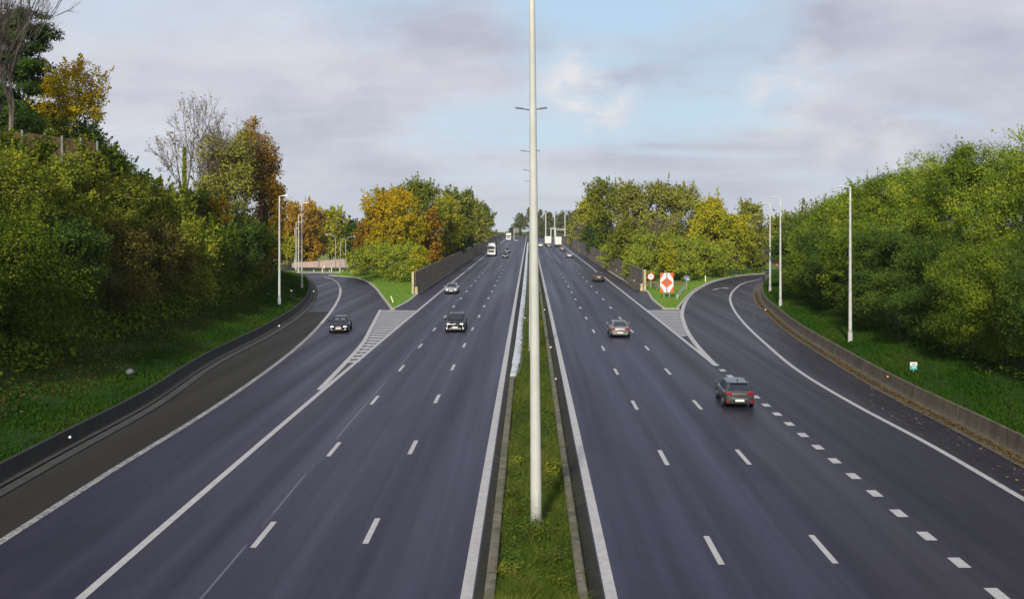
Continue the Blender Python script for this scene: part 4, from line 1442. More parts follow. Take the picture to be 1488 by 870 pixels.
LM = {
    'ivy': leaf_mat('ivy_leaves', [(0.032, 0.056, 0.009), (0.062, 0.098, 0.012), (0.110, 0.150, 0.015), (0.170, 0.208, 0.020)]),
    'ivy_yellow': leaf_mat('yellowing_vine_leaves', [(0.081, 0.118, 0.017), (0.153, 0.197, 0.025), (0.250, 0.284, 0.032), (0.356, 0.347, 0.034)]),
    'dark': leaf_mat('dark_evergreen_leaves', [(0.019, 0.039, 0.010), (0.035, 0.070, 0.015), (0.057, 0.108, 0.021), (0.078, 0.137, 0.024)]),
    'brown': leaf_mat('brownish_shrub_leaves', [(0.042, 0.043, 0.014), (0.083, 0.082, 0.020), (0.140, 0.128, 0.030), (0.181, 0.171, 0.035)]),
    'robinia': leaf_mat('robinia_leaves', [(0.050, 0.089, 0.016), (0.090, 0.145, 0.019), (0.151, 0.212, 0.021), (0.250, 0.284, 0.024)]),
    'robinia_yellow': leaf_mat('yellowing_robinia_leaves', [(0.078, 0.140, 0.023), (0.157, 0.234, 0.029), (0.266, 0.337, 0.035), (0.406, 0.392, 0.035)]),
    'robinia_dark': leaf_mat('bluish_robinia_leaves', [(0.029, 0.064, 0.014), (0.051, 0.098, 0.021), (0.084, 0.142, 0.025), (0.127, 0.178, 0.025)]),
    'green': leaf_mat('mid_green_leaves', [(0.062, 0.095, 0.017), (0.122, 0.157, 0.023), (0.190, 0.213, 0.026), (0.252, 0.256, 0.029)]),
    'olive': leaf_mat('olive_leaves', [(0.126, 0.135, 0.035), (0.199, 0.215, 0.046), (0.274, 0.285, 0.054), (0.358, 0.350, 0.057)]),
    'yellow': leaf_mat('yellow_maple_leaves', [(.16, .16, .015), (.27, .25, .015), (.42, .32, .015), (.50, .27, .015)]),
    'yellowgreen': leaf_mat('yellow_green_leaves', [(0.123, 0.158, 0.021), (0.228, 0.263, 0.025), (0.350, 0.350, 0.026), (0.490, 0.403, 0.026)]),
    'orange': leaf_mat('orange_leaves', [(.20, .115, .018), (.34, .19, .02), (.42, .25, .02), (.36, .29, .025)]),
    'bronze': leaf_mat('bronze_leaves', [(.12, .085, .02), (.21, .135, .022), (.31, .18, .022), (.40, .23, .02)]),
    'bush': leaf_mat('sunny_bush_leaves', [(0.135, 0.190, 0.028), (0.202, 0.263, 0.035), (0.279, 0.325, 0.039), (0.385, 0.400, 0.039)]),
    'far': leaf_mat('distant_leaves', [(0.062, 0.085, 0.037), (0.094, 0.119, 0.048), (0.125, 0.144, 0.056), (0.150, 0.163, 0.062)]),
    'grass': leaf_mat('shaded_grass_blades', [(.014, .046, .004), (.024, .068, .006), (.036, .085, .009), (.06, .075, .016)]),  # blade colours darkened to carry the shade of the banks
    'grass_sun': leaf_mat('sunny_grass_blades', [(0.092, 0.184, 0.016), (0.138, 0.253, 0.023), (0.184, 0.287, 0.029), (0.230, 0.253, 0.046)]),  # same grass for the islands, its sunlight painted into the blade colours
    'weed': leaf_mat('median_weed_blades', [(0.037, 0.067, 0.011), (0.066, 0.108, 0.014), (0.116, 0.153, 0.023), (0.182, 0.170, 0.046)]),
    'fallen': leaf_mat('fallen_leaf_litter', [(0.057, 0.040, 0.021), (0.115, 0.081, 0.034), (0.196, 0.127, 0.046), (0.253, 0.184, 0.092)]),
}


# ---- overgrown hill on the west side: (distance along road, offset behind barrier, height, radius, leaf key, label)
HILL = 'trees and shrubs on the overgrown hill'
for Y, t, H, Rr, key, style, lab in (
        (50, 8.5, 8.0, 4.2, 'ivy', 'wall', 'ivy draped tree at the picture edge over the shaded bank, lowest of the hill'),
        (60, 8.0, 8.5, 4.0, 'ivy', 'drape', 'tree under a yellow green cascade of vine above the crumpled bag'),
        (69, 8.6, 7.6, 3.6, 'dark', 'wall', 'dark bluish shrub between the yellow green vine cascade and the brown thicket'),
        (77, 8.0, 7.5, 3.8, 'brown', 'wall', 'large brownish thicket in the middle of the overgrown slope'),
        (87, 7.8, 7.6, 3.8, 'brown', 'wall', 'brown thicket deeper along the slope, beside the hanging bright vine'),
        (95, 7.4, 8.6, 3.3, 'ivy_yellow', 'drape', 'bright yellow green vine hanging like a curtain at the middle of the slope foot'),
        (104, 7.6, 8.2, 3.8, 'ivy', 'drape', 'green creeper covered tree just beyond the bright vine curtain'),
        (114, 7.2, 8.4, 3.8, 'dark', 'wall', 'dark green tree low on the slope behind the nearest lamp post'),
        (125, 7.0, 8.8, 3.8, 'ivy', 'wall', 'deep green shrub at the far foot of the overgrown slope'),
        (137, 7.0, 8.5, 3.8, 'dark', 'wall', 'darkest shrub beside the lamp post at the bank top'),
        (55, 13.5, 7.0, 4.4, 'ivy', 'wall', 'broad green creeper mass above the lowest ivy tree at the picture edge'),
        (66, 13.5, 7.6, 4.4, 'ivy_yellow', 'drape', 'sunlit yellow green creeper mass below the timber fence'),
        (77, 13.5, 7.0, 4.4, 'ivy', 'wall', 'fresh green creeper mound between fence and brown thicket'),
        (89, 13.0, 7.0, 4.4, 'green', 'wall', 'mid green shrub mound on the upper slope past the fence'),
        (101, 12.5, 7.6, 4.4, 'ivy_yellow', 'drape', 'yellowish creeper mound under the ivy stemmed bare tree'),
        (113, 12.0, 8.0, 4.4, 'ivy', 'wall', 'rounded green mound below the brown leaved tree on the hill'),
        (125, 12.0, 8.6, 4.4, 'green', 'wall', 'bright green rounded bush under the orange tree on the hill'),
        (139, 12.0, 8.0, 4.2, 'ivy', 'wall', 'green tree at the hill end behind the orange tree foot'),
        (64, 19.0, 4.6, 3.6, 'ivy', 'bush', 'dark green bush in front of the fence at the picture edge'),
        (83, 19.0, 3.4, 2.6, 'ivy', 'bush', 'rounded green bush rising before the timber fence'),
        (97, 18.5, 6.0, 4.2, 'green', 'bush', 'dark hedge on the skyline just past the timber fence'),
        (107, 18.5, 6.2, 4.0, 'ivy_yellow', 'bush', 'light green hedge on the skyline near the pointed little conifer'),
        (117, 18.0, 5.6, 4.0, 'ivy_yellow', 'bush', 'yellow green skyline shrub at the foot of the ivy stemmed tree'),
        (130, 18.0, 6.2, 4.2, 'green', 'bush', 'skyline shrub between the two bare trees')):
    x = float(LB(Y)) - .3 - t
    tree('shrub', lab, 'shrub', x, Y, H, Rr, LM[key], style, cover=4.2, group=HILL, zoff=-.8, asp=.72, trunk=style != 'bush', droop=.3)

for px, d, top, w, key, lab in ((6, 71, 182, 2.6, 'ivy', 'tall green bush covering the fence at the picture edge'), (62, 75, 188, 1.15, 'ivy', 'rounded bush standing before the middle of the timber fence'),
                                (134, 78, 206, 1.6, 'green', 'loose bush covering the end of the timber fence'), (165, 92, 212, 2.4, 'ivy', 'green mound just past the end of the timber fence'),
                                (100, 74, 226, 2.6, 'ivy_yellow', 'yellow green mound just below the visible fence panels'), (38, 70, 218, 2.8, 'ivy_yellow', 'yellow green heap of creeper between fence and picture edge')):
    x = XP(px, d); tree('shrub', lab, 'shrub', x, d, ZP(top, d) - z_any(x, d) + .5, w * 1.15, LM[key], 'bush', cover=4.2, group=HILL, zoff=-.5, asp=.72, trunk=False)
# small orange shrub and pointed conifer
x = XP(318, 113); tree('shrub', 'small orange leaved shrub glowing in the green slope', 'shrub', x, 113, 2.8, 1.5, LM['orange'], 'bush', group=HILL, trunk=False, zoff=6.2)
x = XP(205, 106); tree('conifer', 'small pointed conifer on the hill skyline', 'tree', x, 106, 4.5, 1.0, LM['green'], 'column', zoff=0.0)

# hill top trees
g0 = np.random.default_rng(77)


def conifer(label, x, y, H, Rw, mat):
    z = z_any(x, y); o = empty('pine_tree', (x, y, z)); tag(o, label, 'tree')
    g = np.random.default_rng(31); ells = []
    for k in range(52):
        f = g.uniform(.10, 1.0); a = g.uniform(0, 6.28); rr_ = Rw * (1 - .62 * f) * g.uniform(.35, .85)
        ells.append((math.cos(a) * rr_, math.sin(a) * rr_, H * f, Rw * .30, Rw * .30, H * .035))
    q, var, cc = make_crown(g, ells, .30, 70000, .95, asp=.35, flat=.5)
    np_quads('crown', q, mat, o, var)
    limbs(g, H, .28, [tuple(c) for c in cc[::max(1, len(cc) // 22)][:22]], H * .95, parent=o)


x = XP(34, 92); conifer('dark evergreen pine behind the bare tree at the top corner of the hill', x, 92, ZP(22, 92) - z_any(x, 92), 5.0, LM['dark'])
x = XP(102, 90); tree('maple_tree', 'yellow maple with gaps in its crown beside the dark pine on the hill', 'tree', x, 90, ZP(82, 90) - z_any(x, 90), 3.4, LM['yellow'], 'round', cover=2.4, base=.12, clump=.55, bark=MAT['bark'],
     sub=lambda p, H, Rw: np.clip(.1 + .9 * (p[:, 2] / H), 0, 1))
x = XP(142, 92); tree('maple_tree', 'thin greenish branch spray of a young maple hanging out to the sky', 'tree', x, 92, ZP(185, 92) - z_any(x, 92), 1.3, LM['yellowgreen'], 'round', cover=1.2, base=.3, clump=.4)
for px, d, top, w, lab in ((75, 88, 168, 3.6, 'dark shrub behind the timber fence below the yellow maple'), (128, 90, 178, 2.6, 'dark shrub past the fence under the thin maple spray'), (10, 86, 150, 4.0, 'dark shrub behind the fence at the foot of the bare twin trunk')):
    x = XP(px, d); tree('shrub', lab, 'shrub', x, d, ZP(top, d) - z_any(x, d), w, LM['dark'], 'bush', group='dark shrubs behind the fence', trunk=False)
bare_tree('bare_tree', 'tall bare tree with twin trunks cut by the top corner of the picture', XP(8, 82), 82, 23, .62, stems=2, lean=.03, levels=6, seed=9)
bare_tree('bare_tree', 'bare fine twigged tree with an ivy wrapped stem on the hill', XP(268, 126), 126, 21.5, .95, LM['bronze'], 700, ivy=LM['ivy_yellow'], seed=12, levels=6)
bare_tree('bare_tree', 'bare tree with a wide brush of twigs beside the orange tree', XP(335, 130), 130, 20.0, 1.05, LM['bronze'], 1500, seed=21, levels=6, stems=2)
x = XP(328, 128); tree('hornbeam_tree', 'brown leaved tree below the wide brush of bare twigs on the hill', 'tree', x, 128, ZP(192, 128) - z_any(x, 128), 4.4, LM['olive'], 'round', cover=3.0, base=.05)
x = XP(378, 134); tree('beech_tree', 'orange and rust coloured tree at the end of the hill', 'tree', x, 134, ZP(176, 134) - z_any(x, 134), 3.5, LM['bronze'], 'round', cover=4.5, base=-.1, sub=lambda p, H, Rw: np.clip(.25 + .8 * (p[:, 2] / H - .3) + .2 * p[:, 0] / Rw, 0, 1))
x = XP(395, 150); tree('beech_tree', 'lower rust coloured tree leaning out behind the end of the hill', 'tree', x, 150, ZP(250, 150) - z_any(x, 150), 2.2, LM['bronze'], 'round', cover=4.5, base=.0)
for i, (px, d, h) in enumerate(((198, 110, 3.6), (215, 112, 3.0), (240, 116, 3.4))):
    bare_tree('bare_sapling', ('thin bare sapling sticking up on the skyline by the pointed conifer', 'thin bare sapling on the skyline between conifer and ivy stemmed tree', 'small sapling just before the ivy stemmed tree')[i], XP(px, d), d, h, .5, levels=3, seed=40 + i)

# ---- robinia belt on the east side
ROB = 'robinia trees along the weathered barrier'
front = [(46, 7.2, 9.0, 'robinia_dark', 'big robinia at the picture edge with low sprays hanging toward the barrier'),
         (54, 6.6, 8.4, 'robinia_dark', 'front robinia with bluish sprays beyond the teal marker plate, next to the picture edge'),
         (62, 6.6, 8.0, 'robinia', 'front robinia rising directly behind the teal marker plate'),
         (71, 6.0, 8.2, 'robinia_dark', 'dark low robinia between the teal plate and the nearest lamp post'),
         (81, 5.6, 8.6, 'robinia_dark', 'dark low robinia right behind the nearest lamp post of the grass strip'),
         (92, 5.4, 8.6, 'robinia', 'front robinia just past the nearest lamp post of the grass strip'),
         (104, 5.2, 8.4, 'robinia_dark', 'front robinia halfway between the nearest lamp post and the lamp post pair'),
         (117, 5.2, 8.6, 'robinia', 'front robinia behind the foot of the lamp post pair'),
         (133, 5.0, 8.6, 'robinia_dark', 'small dark robinia where the barrier bends behind the lamp post pair')]
back = [(48, 12.5, 16.0, 'robinia_yellow', 'tall yellowing robinia at the upper picture edge'),
        (58, 12.0, 15.8, 'robinia', 'tall robinia of the back row, next to the yellowing one at the edge'),
        (68, 11.5, 15.4, 'robinia_yellow', 'tall yellowish robinia of the back row above the teal marker plate'),
        (78, 11.0, 14.8, 'robinia', 'tall green robinia of the back row between plate and nearest lamp post'),
        (89, 10.6, 14.6, 'robinia_yellow', 'tall yellowish robinia whose top stands above the nearest lamp post'),
        (101, 10.2, 14.0, 'robinia', 'robinia of the back row sloping down past the nearest lamp post'),
        (114, 10.0, 12.8, 'robinia_yellow', 'light green robinia of the back row before the lamp post pair'),
        (129, 9.5, 11.8, 'robinia', 'lower robinia of the back row behind the lamp post pair'),
        (147, 8.0, 10.0, 'robinia_dark', 'lowest robinia at the far end of the belt by the bend')]
for Y, t, H, key, lab in front:
    tree('robinia_tree', lab, 'tree', float(RB(Y)) + t, Y, H, 4.6 if Y < 125 else 4.0, LM[key], 'wall', cover=4.6, group=ROB, asp=.42, droop=.6, clump=.8, base=.0)
for Y, t, H, key, lab in back:
    x = float(RB(Y)) + t
    tree('robinia_tree', lab, 'tree', x, Y, H, 5.4, LM[key], 'round', cover=4.6, group=ROB, asp=.42, droop=.5, clump=.85, base=.18)
# trees beyond the bend
for px, d, top, w, key, lab in ((1160, 215, 312, 6, 'green', 'small rounded tree beyond the bend behind the robinia belt end'), (1190, 225, 300, 8, 'green', 'green tree half hidden behind the robinia belt beyond the bend'),
                                (1140, 240, 316, 6, 'olive', 'low olive tree between the island wood and the robinia belt')):
    x = XP(px, d); tree('broadleaf_tree', lab, 'tree', x, d, ZP(top, d) - zside(x, d), w, LM[key], 'round', base=.05, group='trees beyond the bend')


def px_tree(name, label, cat, px, d, top, hw, key, **kw):
    off = abs(px - CX)
    if off - .6 * hw < F * 17.2 / d: d = F * 17.2 / max(20.0, off - .6 * hw)
    if d > 440: d = 440
    x = XP(px, d); z = zside(x, d) + .12
    return tree(name, label, cat, x, d, ZP(top, d) - z, hw * 1.16 * d / F, LM[key], **kw)


# ---- wood on the gore island beside the oncoming carriageway
WL = 'trees behind the dark noise wall'
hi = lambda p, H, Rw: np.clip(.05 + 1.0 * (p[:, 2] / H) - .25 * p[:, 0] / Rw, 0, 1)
px_tree('maple_tree', 'glowing yellow maple in front of the wood behind the dark noise wall', 'tree', 577, 182, 271, 43, 'yellow', base=.22, group=WL, clump=.9, cover=5, sub=hi, bark=MAT['bark_pale'], stems=2)
px_tree('broadleaf_tree', 'tall green tree rising behind the yellow maple, highest of its wood', 'tree', 608, 208, 259, 36, 'green', base=.1, group=WL)
px_tree('broadleaf_tree', 'pale green tree showing a little behind the shoulder of the yellow maple', 'tree', 566, 214, 268, 26, 'green', base=.1, group=WL)
px_tree('maple_tree', 'bronze brown narrow tree between the yellow maple and the noise wall', 'tree', 628, 172, 300, 17, 'bronze', base=.0, group=WL, style='column')
px_tree('maple_tree', 'yellow olive tree just right of the bronze one', 'tree', 648, 196, 281, 24, 'yellowgreen', base=.1, group=WL)
px_tree('broadleaf_tree', 'green tree with a rounded top halfway along the wood by the oncoming lanes', 'tree', 664, 226, 272, 26, 'green', base=.08, group=WL)
px_tree('broadleaf_tree', 'olive green tree sloping down the end of the wood by the oncoming lanes', 'tree', 684, 262, 286, 20, 'olive', base=.05, group=WL)
px_tree('broadleaf_tree', 'green tree near the far end of the wood, above the white lorry', 'tree', 698, 310, 297, 17, 'green', base=.0, group=WL)
px_tree('broadleaf_tree', 'last low green tree of the wood, touching the sky gap over the lorry', 'tree', 707, 365, 318, 13, 'green', base=.0, group=WL)
px_tree('shrub', 'yellow leaved bush hanging over the noise wall end near the lorry', 'shrub', 690, 262, 328, 9, 'yellowgreen', style='column', base=-.1, group=WL)
px_tree('shrub', 'dark green bush behind the noise wall, in the shade of the olive tree', 'shrub', 655, 180, 335, 21, 'dark', style='bush', group=WL)
px_tree('shrub', 'second dark bush farther along the noise wall under the rounded green tree', 'shrub', 672, 225, 335, 15, 'dark', style='bush', group=WL)
px_tree('broadleaf_tree', 'orange brown tree at the near edge of the wood, beside the curved lamps', 'tree', 532, 196, 316, 21, 'bronze', base=.05, group=WL)
px_tree('broadleaf_tree', 'dark green tree behind the curved lamp posts', 'tree', 519, 244, 320, 17, 'dark', base=.0, group=WL)
px_tree('conifer', 'dark pointed evergreen peeping out left of the yellow maple', 'tree', 545, 232, 300, 12, 'dark', style='column', base=.0, group=WL)
px_tree('maple_tree', 'yellow low tree at the foot of the yellow maple', 'tree', 547, 184, 330, 17, 'yellow', base=.05, group=WL)
for px, d, top, hw, key, lab in ((520, 186, 366, 17, 'bush', 'low green bush nearest the curved lamp posts at the island edge'), (543, 178, 352, 22, 'bush', 'rounded yellow green bush beside the low one on the island'),
                                 (566, 170, 354, 20, 'bush', 'middle bush of the row in front of the yellow maple'), (590, 168, 350, 22, 'bush', 'tall bush of the row before the pale maple stems'),
                                 (608, 162, 358, 15, 'yellowgreen', 'bright yellowish bush close to the noise wall end post')):
    px_tree('bush', lab, 'bush', px, d, top, hw, key, style='bush', group='bushes before the yellow maple', cover=4.5, trunk=False, asp=.45)
# orange trees by the far bend
OT = 'autumn trees by the far bend'
px_tree('beech_tree', 'orange tree by the far bend, nearest the end of the hill', 'tree', 421, 300, 292, 24, 'orange', base=.0, group=OT)
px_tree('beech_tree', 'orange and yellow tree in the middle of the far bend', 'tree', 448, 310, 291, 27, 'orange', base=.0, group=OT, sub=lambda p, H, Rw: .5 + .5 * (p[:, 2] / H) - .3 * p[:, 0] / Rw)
px_tree('maple_tree', 'yellow green tree by the far bend behind the curved lamps', 'tree', 480, 315, 300, 26, 'yellowgreen', base=.0, group=OT)
px_tree('broadleaf_tree', 'dark small tree closing the row by the far bend', 'tree', 505, 320, 317, 16, 'dark', base=.0, group=OT)
px_tree('maple_tree', 'low yellow bush like tree under the orange trees beside the thin lamp posts', 'tree', 414, 255, 345, 18, 'yellowgreen', base=.0, group=OT)
px_tree('maple_tree', 'deep orange low tree just above the pinkish wall', 'tree', 446, 303, 340, 18, 'orange', base=.0, group=OT)

# ---- wood on the island beside the departing carriageway
WR = 'trees behind the brown noise wall'
px_tree('broadleaf_tree', 'tall green tree, highest of the wood behind the brown noise wall', 'tree', 889, 214, 256, 33, 'green', base=.05, group=WR)
px_tree('broadleaf_tree', 'light green tree stepping down toward the trucks', 'tree', 862, 262, 284, 23, 'yellowgreen', base=.05, group=WR)
px_tree('broadleaf_tree', 'low olive tree behind the noise wall closest to the trucks', 'tree', 842, 330, 302, 15, 'olive', base=.0, group=WR)
px_tree('broadleaf_tree', 'olive tree with pale stems next to the tallest green tree', 'tree', 926, 204, 268, 30, 'olive', base=.2, group=WR, stems=2, bark=MAT['bark_pale'])
px_tree('broadleaf_tree', 'broad olive tree in the middle of the wood with pale forked stems', 'tree', 962, 200, 266, 32, 'olive', base=.25, group=WR, stems=2, bark=MAT['bark_pale'], cover=4)
px_tree('broadleaf_tree', 'greenish brown tree above the yellow orange one', 'tree', 1002, 208, 267, 34, 'olive', base=.15, group=WR)
px_tree('maple_tree', 'yellow orange maple at the front of the wood by the slip road', 'tree', 1034, 188, 290, 36, 'yellowgreen', base=.0, group=WR, cover=5, clump=1.0, sub=hi)
px_tree('maple_tree', 'orange topped small maple between the olive trees and the yellow maple', 'tree', 1036, 196, 284, 20, 'orange', base=.3, group=WR)
px_tree('broadleaf_tree', 'yellow green tree sloping down to the slip road', 'tree', 1072, 190, 308, 24, 'yellowgreen', base=.0, group=WR, sub=hi)
px_tree('broadleaf_tree', 'brownish rounded tree at the slip road end of the wood', 'tree', 1088, 212, 291, 28, 'olive', base=.0, group=WR)
px_tree('shrub', 'dark green shrub under the tallest green tree beside the noise wall', 'shrub', 872, 205, 325, 24, 'dark', style='bush', group=WR)
px_tree('shrub', 'dark green shrub in the hollow below the olive trees', 'shrub', 912, 195, 322, 26, 'green', style='bush', group=WR)
px_tree('shrub', 'yellowish slender shrub leaning over the noise wall', 'shrub', 838, 238, 316, 11, 'yellowgreen', style='column', base=-.12, group=WR)
px_tree('shrub', 'low green bush at the end of the dry scrub by the slip road', 'shrub', 1098, 196, 362, 16, 'green', style='bush', group=WR)
bare_tree('bare_tree', 'thin leafless tree standing out behind the end of the wood near the trucks', XP(841, 300), 300, 14, .7, seed=51, levels=4, z=float(zr(300)))
bare_tree('bare_tree', 'pale stemmed bare tree in front of the olive wood', XP(948, 193), 193, 13.5, .55, LM['olive'], 400, seed=53, levels=5, stems=2, z=float(zr(193)))
bare_tree('bare_tree', 'pale slim bare tree in the olive wood, beside the broad forked one', XP(915, 196), 196, 13.0, .5, LM['olive'], 400, seed=54, levels=5, z=float(zr(196)))
for px, d, top, hw, key, lab in ((905, 180, 343, 32, 'bush', 'broad low bush beside the brown noise wall'), (945, 178, 338, 34, 'bush', 'highest bush of the thicket above the round limit sign'),
                                 (985, 176, 342, 34, 'bush', 'bush of the thicket straight above the chevron sign'), (1022, 178, 352, 26, 'bush', 'bush of the thicket ending at the dry scrub'),
                                 (972, 170, 358, 12, 'yellowgreen', 'small yellow leaved bush in the front of the thicket'), (928, 170, 362, 24, 'bush', 'front bush of the thicket behind the noise wall end post'),
                                 (998, 170, 366, 22, 'bush', 'front bush of the thicket right of the chevron sign'), (1046, 182, 352, 22, 'bush', 'rounded bush before the yellow orange maple')):
    px_tree('bush', lab, 'bush', px, d, top, hw, key, style='bush', group='thicket on the island before the olive wood', cover=4.5, trunk=False, asp=.45)

# dry scrub patches
mb = MB()
for (pxa, pya, pxb, pyb, dd0, dd1) in ((1020, 392, 1112, 392, 232, 250), (930, 402, 992, 400, 160, 168)):
    ys = np.linspace(dd0, dd1, 8); vs = []
    for y in ys:
        for i in range(9):
            x = XP(pxa, dd0) + (XP(pxb, dd1) - XP(pxa, dd0)) * i / 8
            vs.append((x, y, float(zr(y)) + .13 + .35 * math.sin(math.pi * i / 8) * math.sin(math.pi * (y - dd0) / (dd1 - dd0))))
    mb.add(vs, [(j * 9 + i, j * 9 + i + 1, (j + 1) * 9 + i + 1, (j + 1) * 9 + i) for j in range(7) for i in range(8)])
tag(mb.build('dry_grass_patch', MAT['scrub'], smooth=True), 'brownish dry grass below the island thicket', 'dry grass', kind='structure')

# ---- far end
FT = 'far trees beyond the crest'
for px, d, top, hw, lab in ((756, 640, 309, 10, 'far hazy tree just left of the mast beyond the crest'), (776, 660, 305, 14, 'far hazy tree behind the mast'), (797, 650, 311, 13, 'far hazy tree right of the mast, above the box lorry'),
                            (815, 640, 309, 12, 'far hazy tree beside the far lamp posts'), (832, 600, 308, 12, 'far hazy tree where the olive wood begins'), (746, 690, 322, 7, 'far low tree beside the direction sign'), (786, 620, 326, 12, 'far low tree between mast and lorries')):
    x = XP(px, d); tree('far_tree', lab, 'tree', x, d, ZP(top, d) - float(zr(d)) + 1, hw * d / F, LM['far'], 'round', base=.0, zoff=-1, group=FT, cover=5, leafpx=1.6)
mb = MB()
g = np.random.default_rng(8); n = 9000
xx = g.uniform(-330, 420, n); yy = 1050 + g.uniform(0, 60, n); keep = np.abs(xx + 0) < 1e9
hgt = 9 + 3 * np.sin(xx * .031) + 2 * np.sin(xx * .11) + g.uniform(-1, 1, n)
pos = np.stack([xx, yy, 1 + g.uniform(0, 1, n) ** .6 * hgt], 1)
tag(np_quads('distant_wood', leaf_quads(pos, norm(g.normal(0, 1, (n, 3))), 4.0, 3.0, g), LM['far'], None, g.uniform(0, 1, n)), 'brownish distant wood on the horizon beyond the crest', 'wood', kind='stuff')

# ---- ground cover
def scatter(name, label, cat, pts, dirs, L, W, mat, g, up=.2, jit=1.0):
    o = np_quads(name, leaf_quads(pts, dirs, L, W, g, up, 0, jit), mat, None, g.uniform(0, 1, len(pts)))
    return tag(o, label, cat, kind='stuff')


def blades(pts, h, w, g, lean=.45):
    n = len(pts)
    a = g.uniform(0, 2 * np.pi, n); hh = h * g.uniform(.5, 1.4, n)
    side = np.stack([np.cos(a), np.sin(a), a * 0], 1) * (w / 2) * g.uniform(.7, 1.3, (n, 1))
    tip = pts + np.stack([g.normal(0, lean, n) * hh, g.normal(0, lean, n) * hh, hh], 1)
    return np.stack([pts - side, pts + side, tip + side * .25, tip - side * .25], 1)


g = np.random.default_rng(21)
# leaves of the creepers on the slope soil
n = 90000; ys = g.uniform(36, 165, n); ts = g.uniform(5.0, 30, n)
xs = LBv(ys) - .3 - ts
zs = vz_left(xs, ys)
pos = np.stack([xs, ys, zs + g.uniform(0, 1, n) ** 2 * 1.3], 1)
nrm_ = np.tile(np.array([[.6, -.1, .8]]), (n, 1))
scatter('undergrowth', 'dense dark creeper undergrowth covering the soil of the overgrown hill', 'undergrowth', pos, nrm_, .26, .18, LM['ivy'], g)
n = 50000; ys = g.uniform(40, 175, n); ts = 4.2 + g.uniform(0, 1, n) ** .8 * 18
xs = RBv(ys) + ts
zs = vz_right(xs, ys)
pos = np.stack([xs, ys, zs + g.uniform(0, 1, n) ** 2 * 1.1], 1)
scatter('undergrowth', 'dark undergrowth below the robinia trees', 'undergrowth', pos, np.tile([[-.4, -.2, .9]], (n, 1)), .26, .14, LM['robinia_dark'], g)


def bank_blades(name, label, base, sgn, zf, y0, y1, t1, n, mat, h=.09, w=.06):
    ys = y0 + (y1 - y0) * g.uniform(0, 1, n) ** 1.5; ts = .35 + g.uniform(0, 1, n) * t1
    xs = base(ys) + sgn * ts
    zs = zf(xs, ys) - .02
    pts = np.stack([xs, ys, zs], 1)
    k = 1 + ys / 90.0
    q = blades(pts, h, w, g); c = q[:, :2].mean(1, keepdims=True)
    q = c + (q - c) * k[:, None, None]
    o = np_quads(name, q, mat, None, np.clip(.5 + .5 * np.sin(xs * .9) * np.sin(ys * .35) * .6 + g.normal(0, .22, n), 0, 1))
    tag(o, label, 'grass', kind='stuff')


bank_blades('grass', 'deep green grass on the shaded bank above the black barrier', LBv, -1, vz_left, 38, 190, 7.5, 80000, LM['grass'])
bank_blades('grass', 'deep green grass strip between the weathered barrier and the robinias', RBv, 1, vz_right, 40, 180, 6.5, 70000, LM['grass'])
# fallen leaves on bank, shoulder gutter
n = 9000; ys = 40 + 70 * g.uniform(0, 1, n); ts = 2.5 + 4.5 * g.uniform(0, 1, n) ** .7
xs = LBv(ys) - ts; zs = vz_left(xs, ys) + .1
scatter('fallen_leaves', 'brown fallen leaves strewn over the upper shaded bank', 'fallen leaves', np.stack([xs, ys, zs], 1), np.tile([[.2, 0, 1.]], (n, 1)), .14, .10, LM['fallen'], g, 1.0, .4)
n = 14000; ys = 36 + 110 * g.uniform(0, 1, n) ** 1.2; ts = np.where(g.uniform(0, 1, n) < .85, g.normal(.55, .16, n), g.uniform(-2.2, .4, n))
xs = RBv(ys) - 1.15 + ts; zs = zr(ys) + .035 + g.uniform(0, .05, n)
scatter('fallen_leaves', 'brown fallen leaves gathered in the gutter of the weathered barrier', 'fallen leaves', np.stack([xs, ys, zs], 1), np.tile([[0, 0, 1.]], (n, 1)), .12, .08, LM['fallen'], g, 1.0, .5)
# median weeds
n = 60000; ys = 27 + 300 * g.uniform(0, 1, n) ** 2.6
lo = np.where(ys < depth(556), LM_WALL + .02, xc(ys) + .05); xs = lo + (RM_WALL - .03 - lo) * g.uniform(0, 1, n)
clumpn = .5 + .5 * np.sin(xs * 3.1 + ys * .7) * np.sin(ys * 1.3 + 1.0) + .25 * np.sin(ys * .33)
hh = .12 + .28 * np.clip(clumpn, 0, 1.2) * g.uniform(.3, 1.2, n)
pts = np.stack([xs, ys, zr(ys) + np.where(ys < depth(556), .21, .15)], 1)
q = blades(pts, 1.0, .028, g, .5)
c = q[:, :2].mean(1, keepdims=True); q = c + (q - c) * np.stack([np.full(n, 1.0), np.full(n, 1.0), hh], 1)[:, None, :]
k = (1 + ys / 60.0); q[:, :, :2] = c[:, :, :2] + (q - c)[:, :, :2] * np.minimum(k, 3)[:, None, None] * .45
tag(np_quads('grass', q, LM['weed'], None, np.clip(clumpn * .5 + g.normal(.2, .2, n), 0, 1)), 'rough grass and weeds filling the central reservation', 'grass', kind='stuff')
n = 16000; ys = 27 + 90 * g.uniform(0, 1, n) ** 2.0
xs = LM_WALL + .2 + (RM_WALL - LM_WALL - .3) * g.uniform(0, 1, n)
cl = np.sin(xs * 2.3 + ys * .9) * np.sin(ys * .8 + 2) + g.normal(0, .3, n); kk = cl > .15
pos = np.stack([xs, ys, zr(ys) + .24 + .22 * g.uniform(0, 1, n) * np.clip(cl, 0, 1)], 1)[kk]
scatter('ground_cover', 'broad leaved weeds growing in patches on the central reservation', 'weeds', pos, np.tile([[0, -.2, 1.]], (len(pos), 1)), .12, .08, LM['robinia_dark'], g, .8, .6)


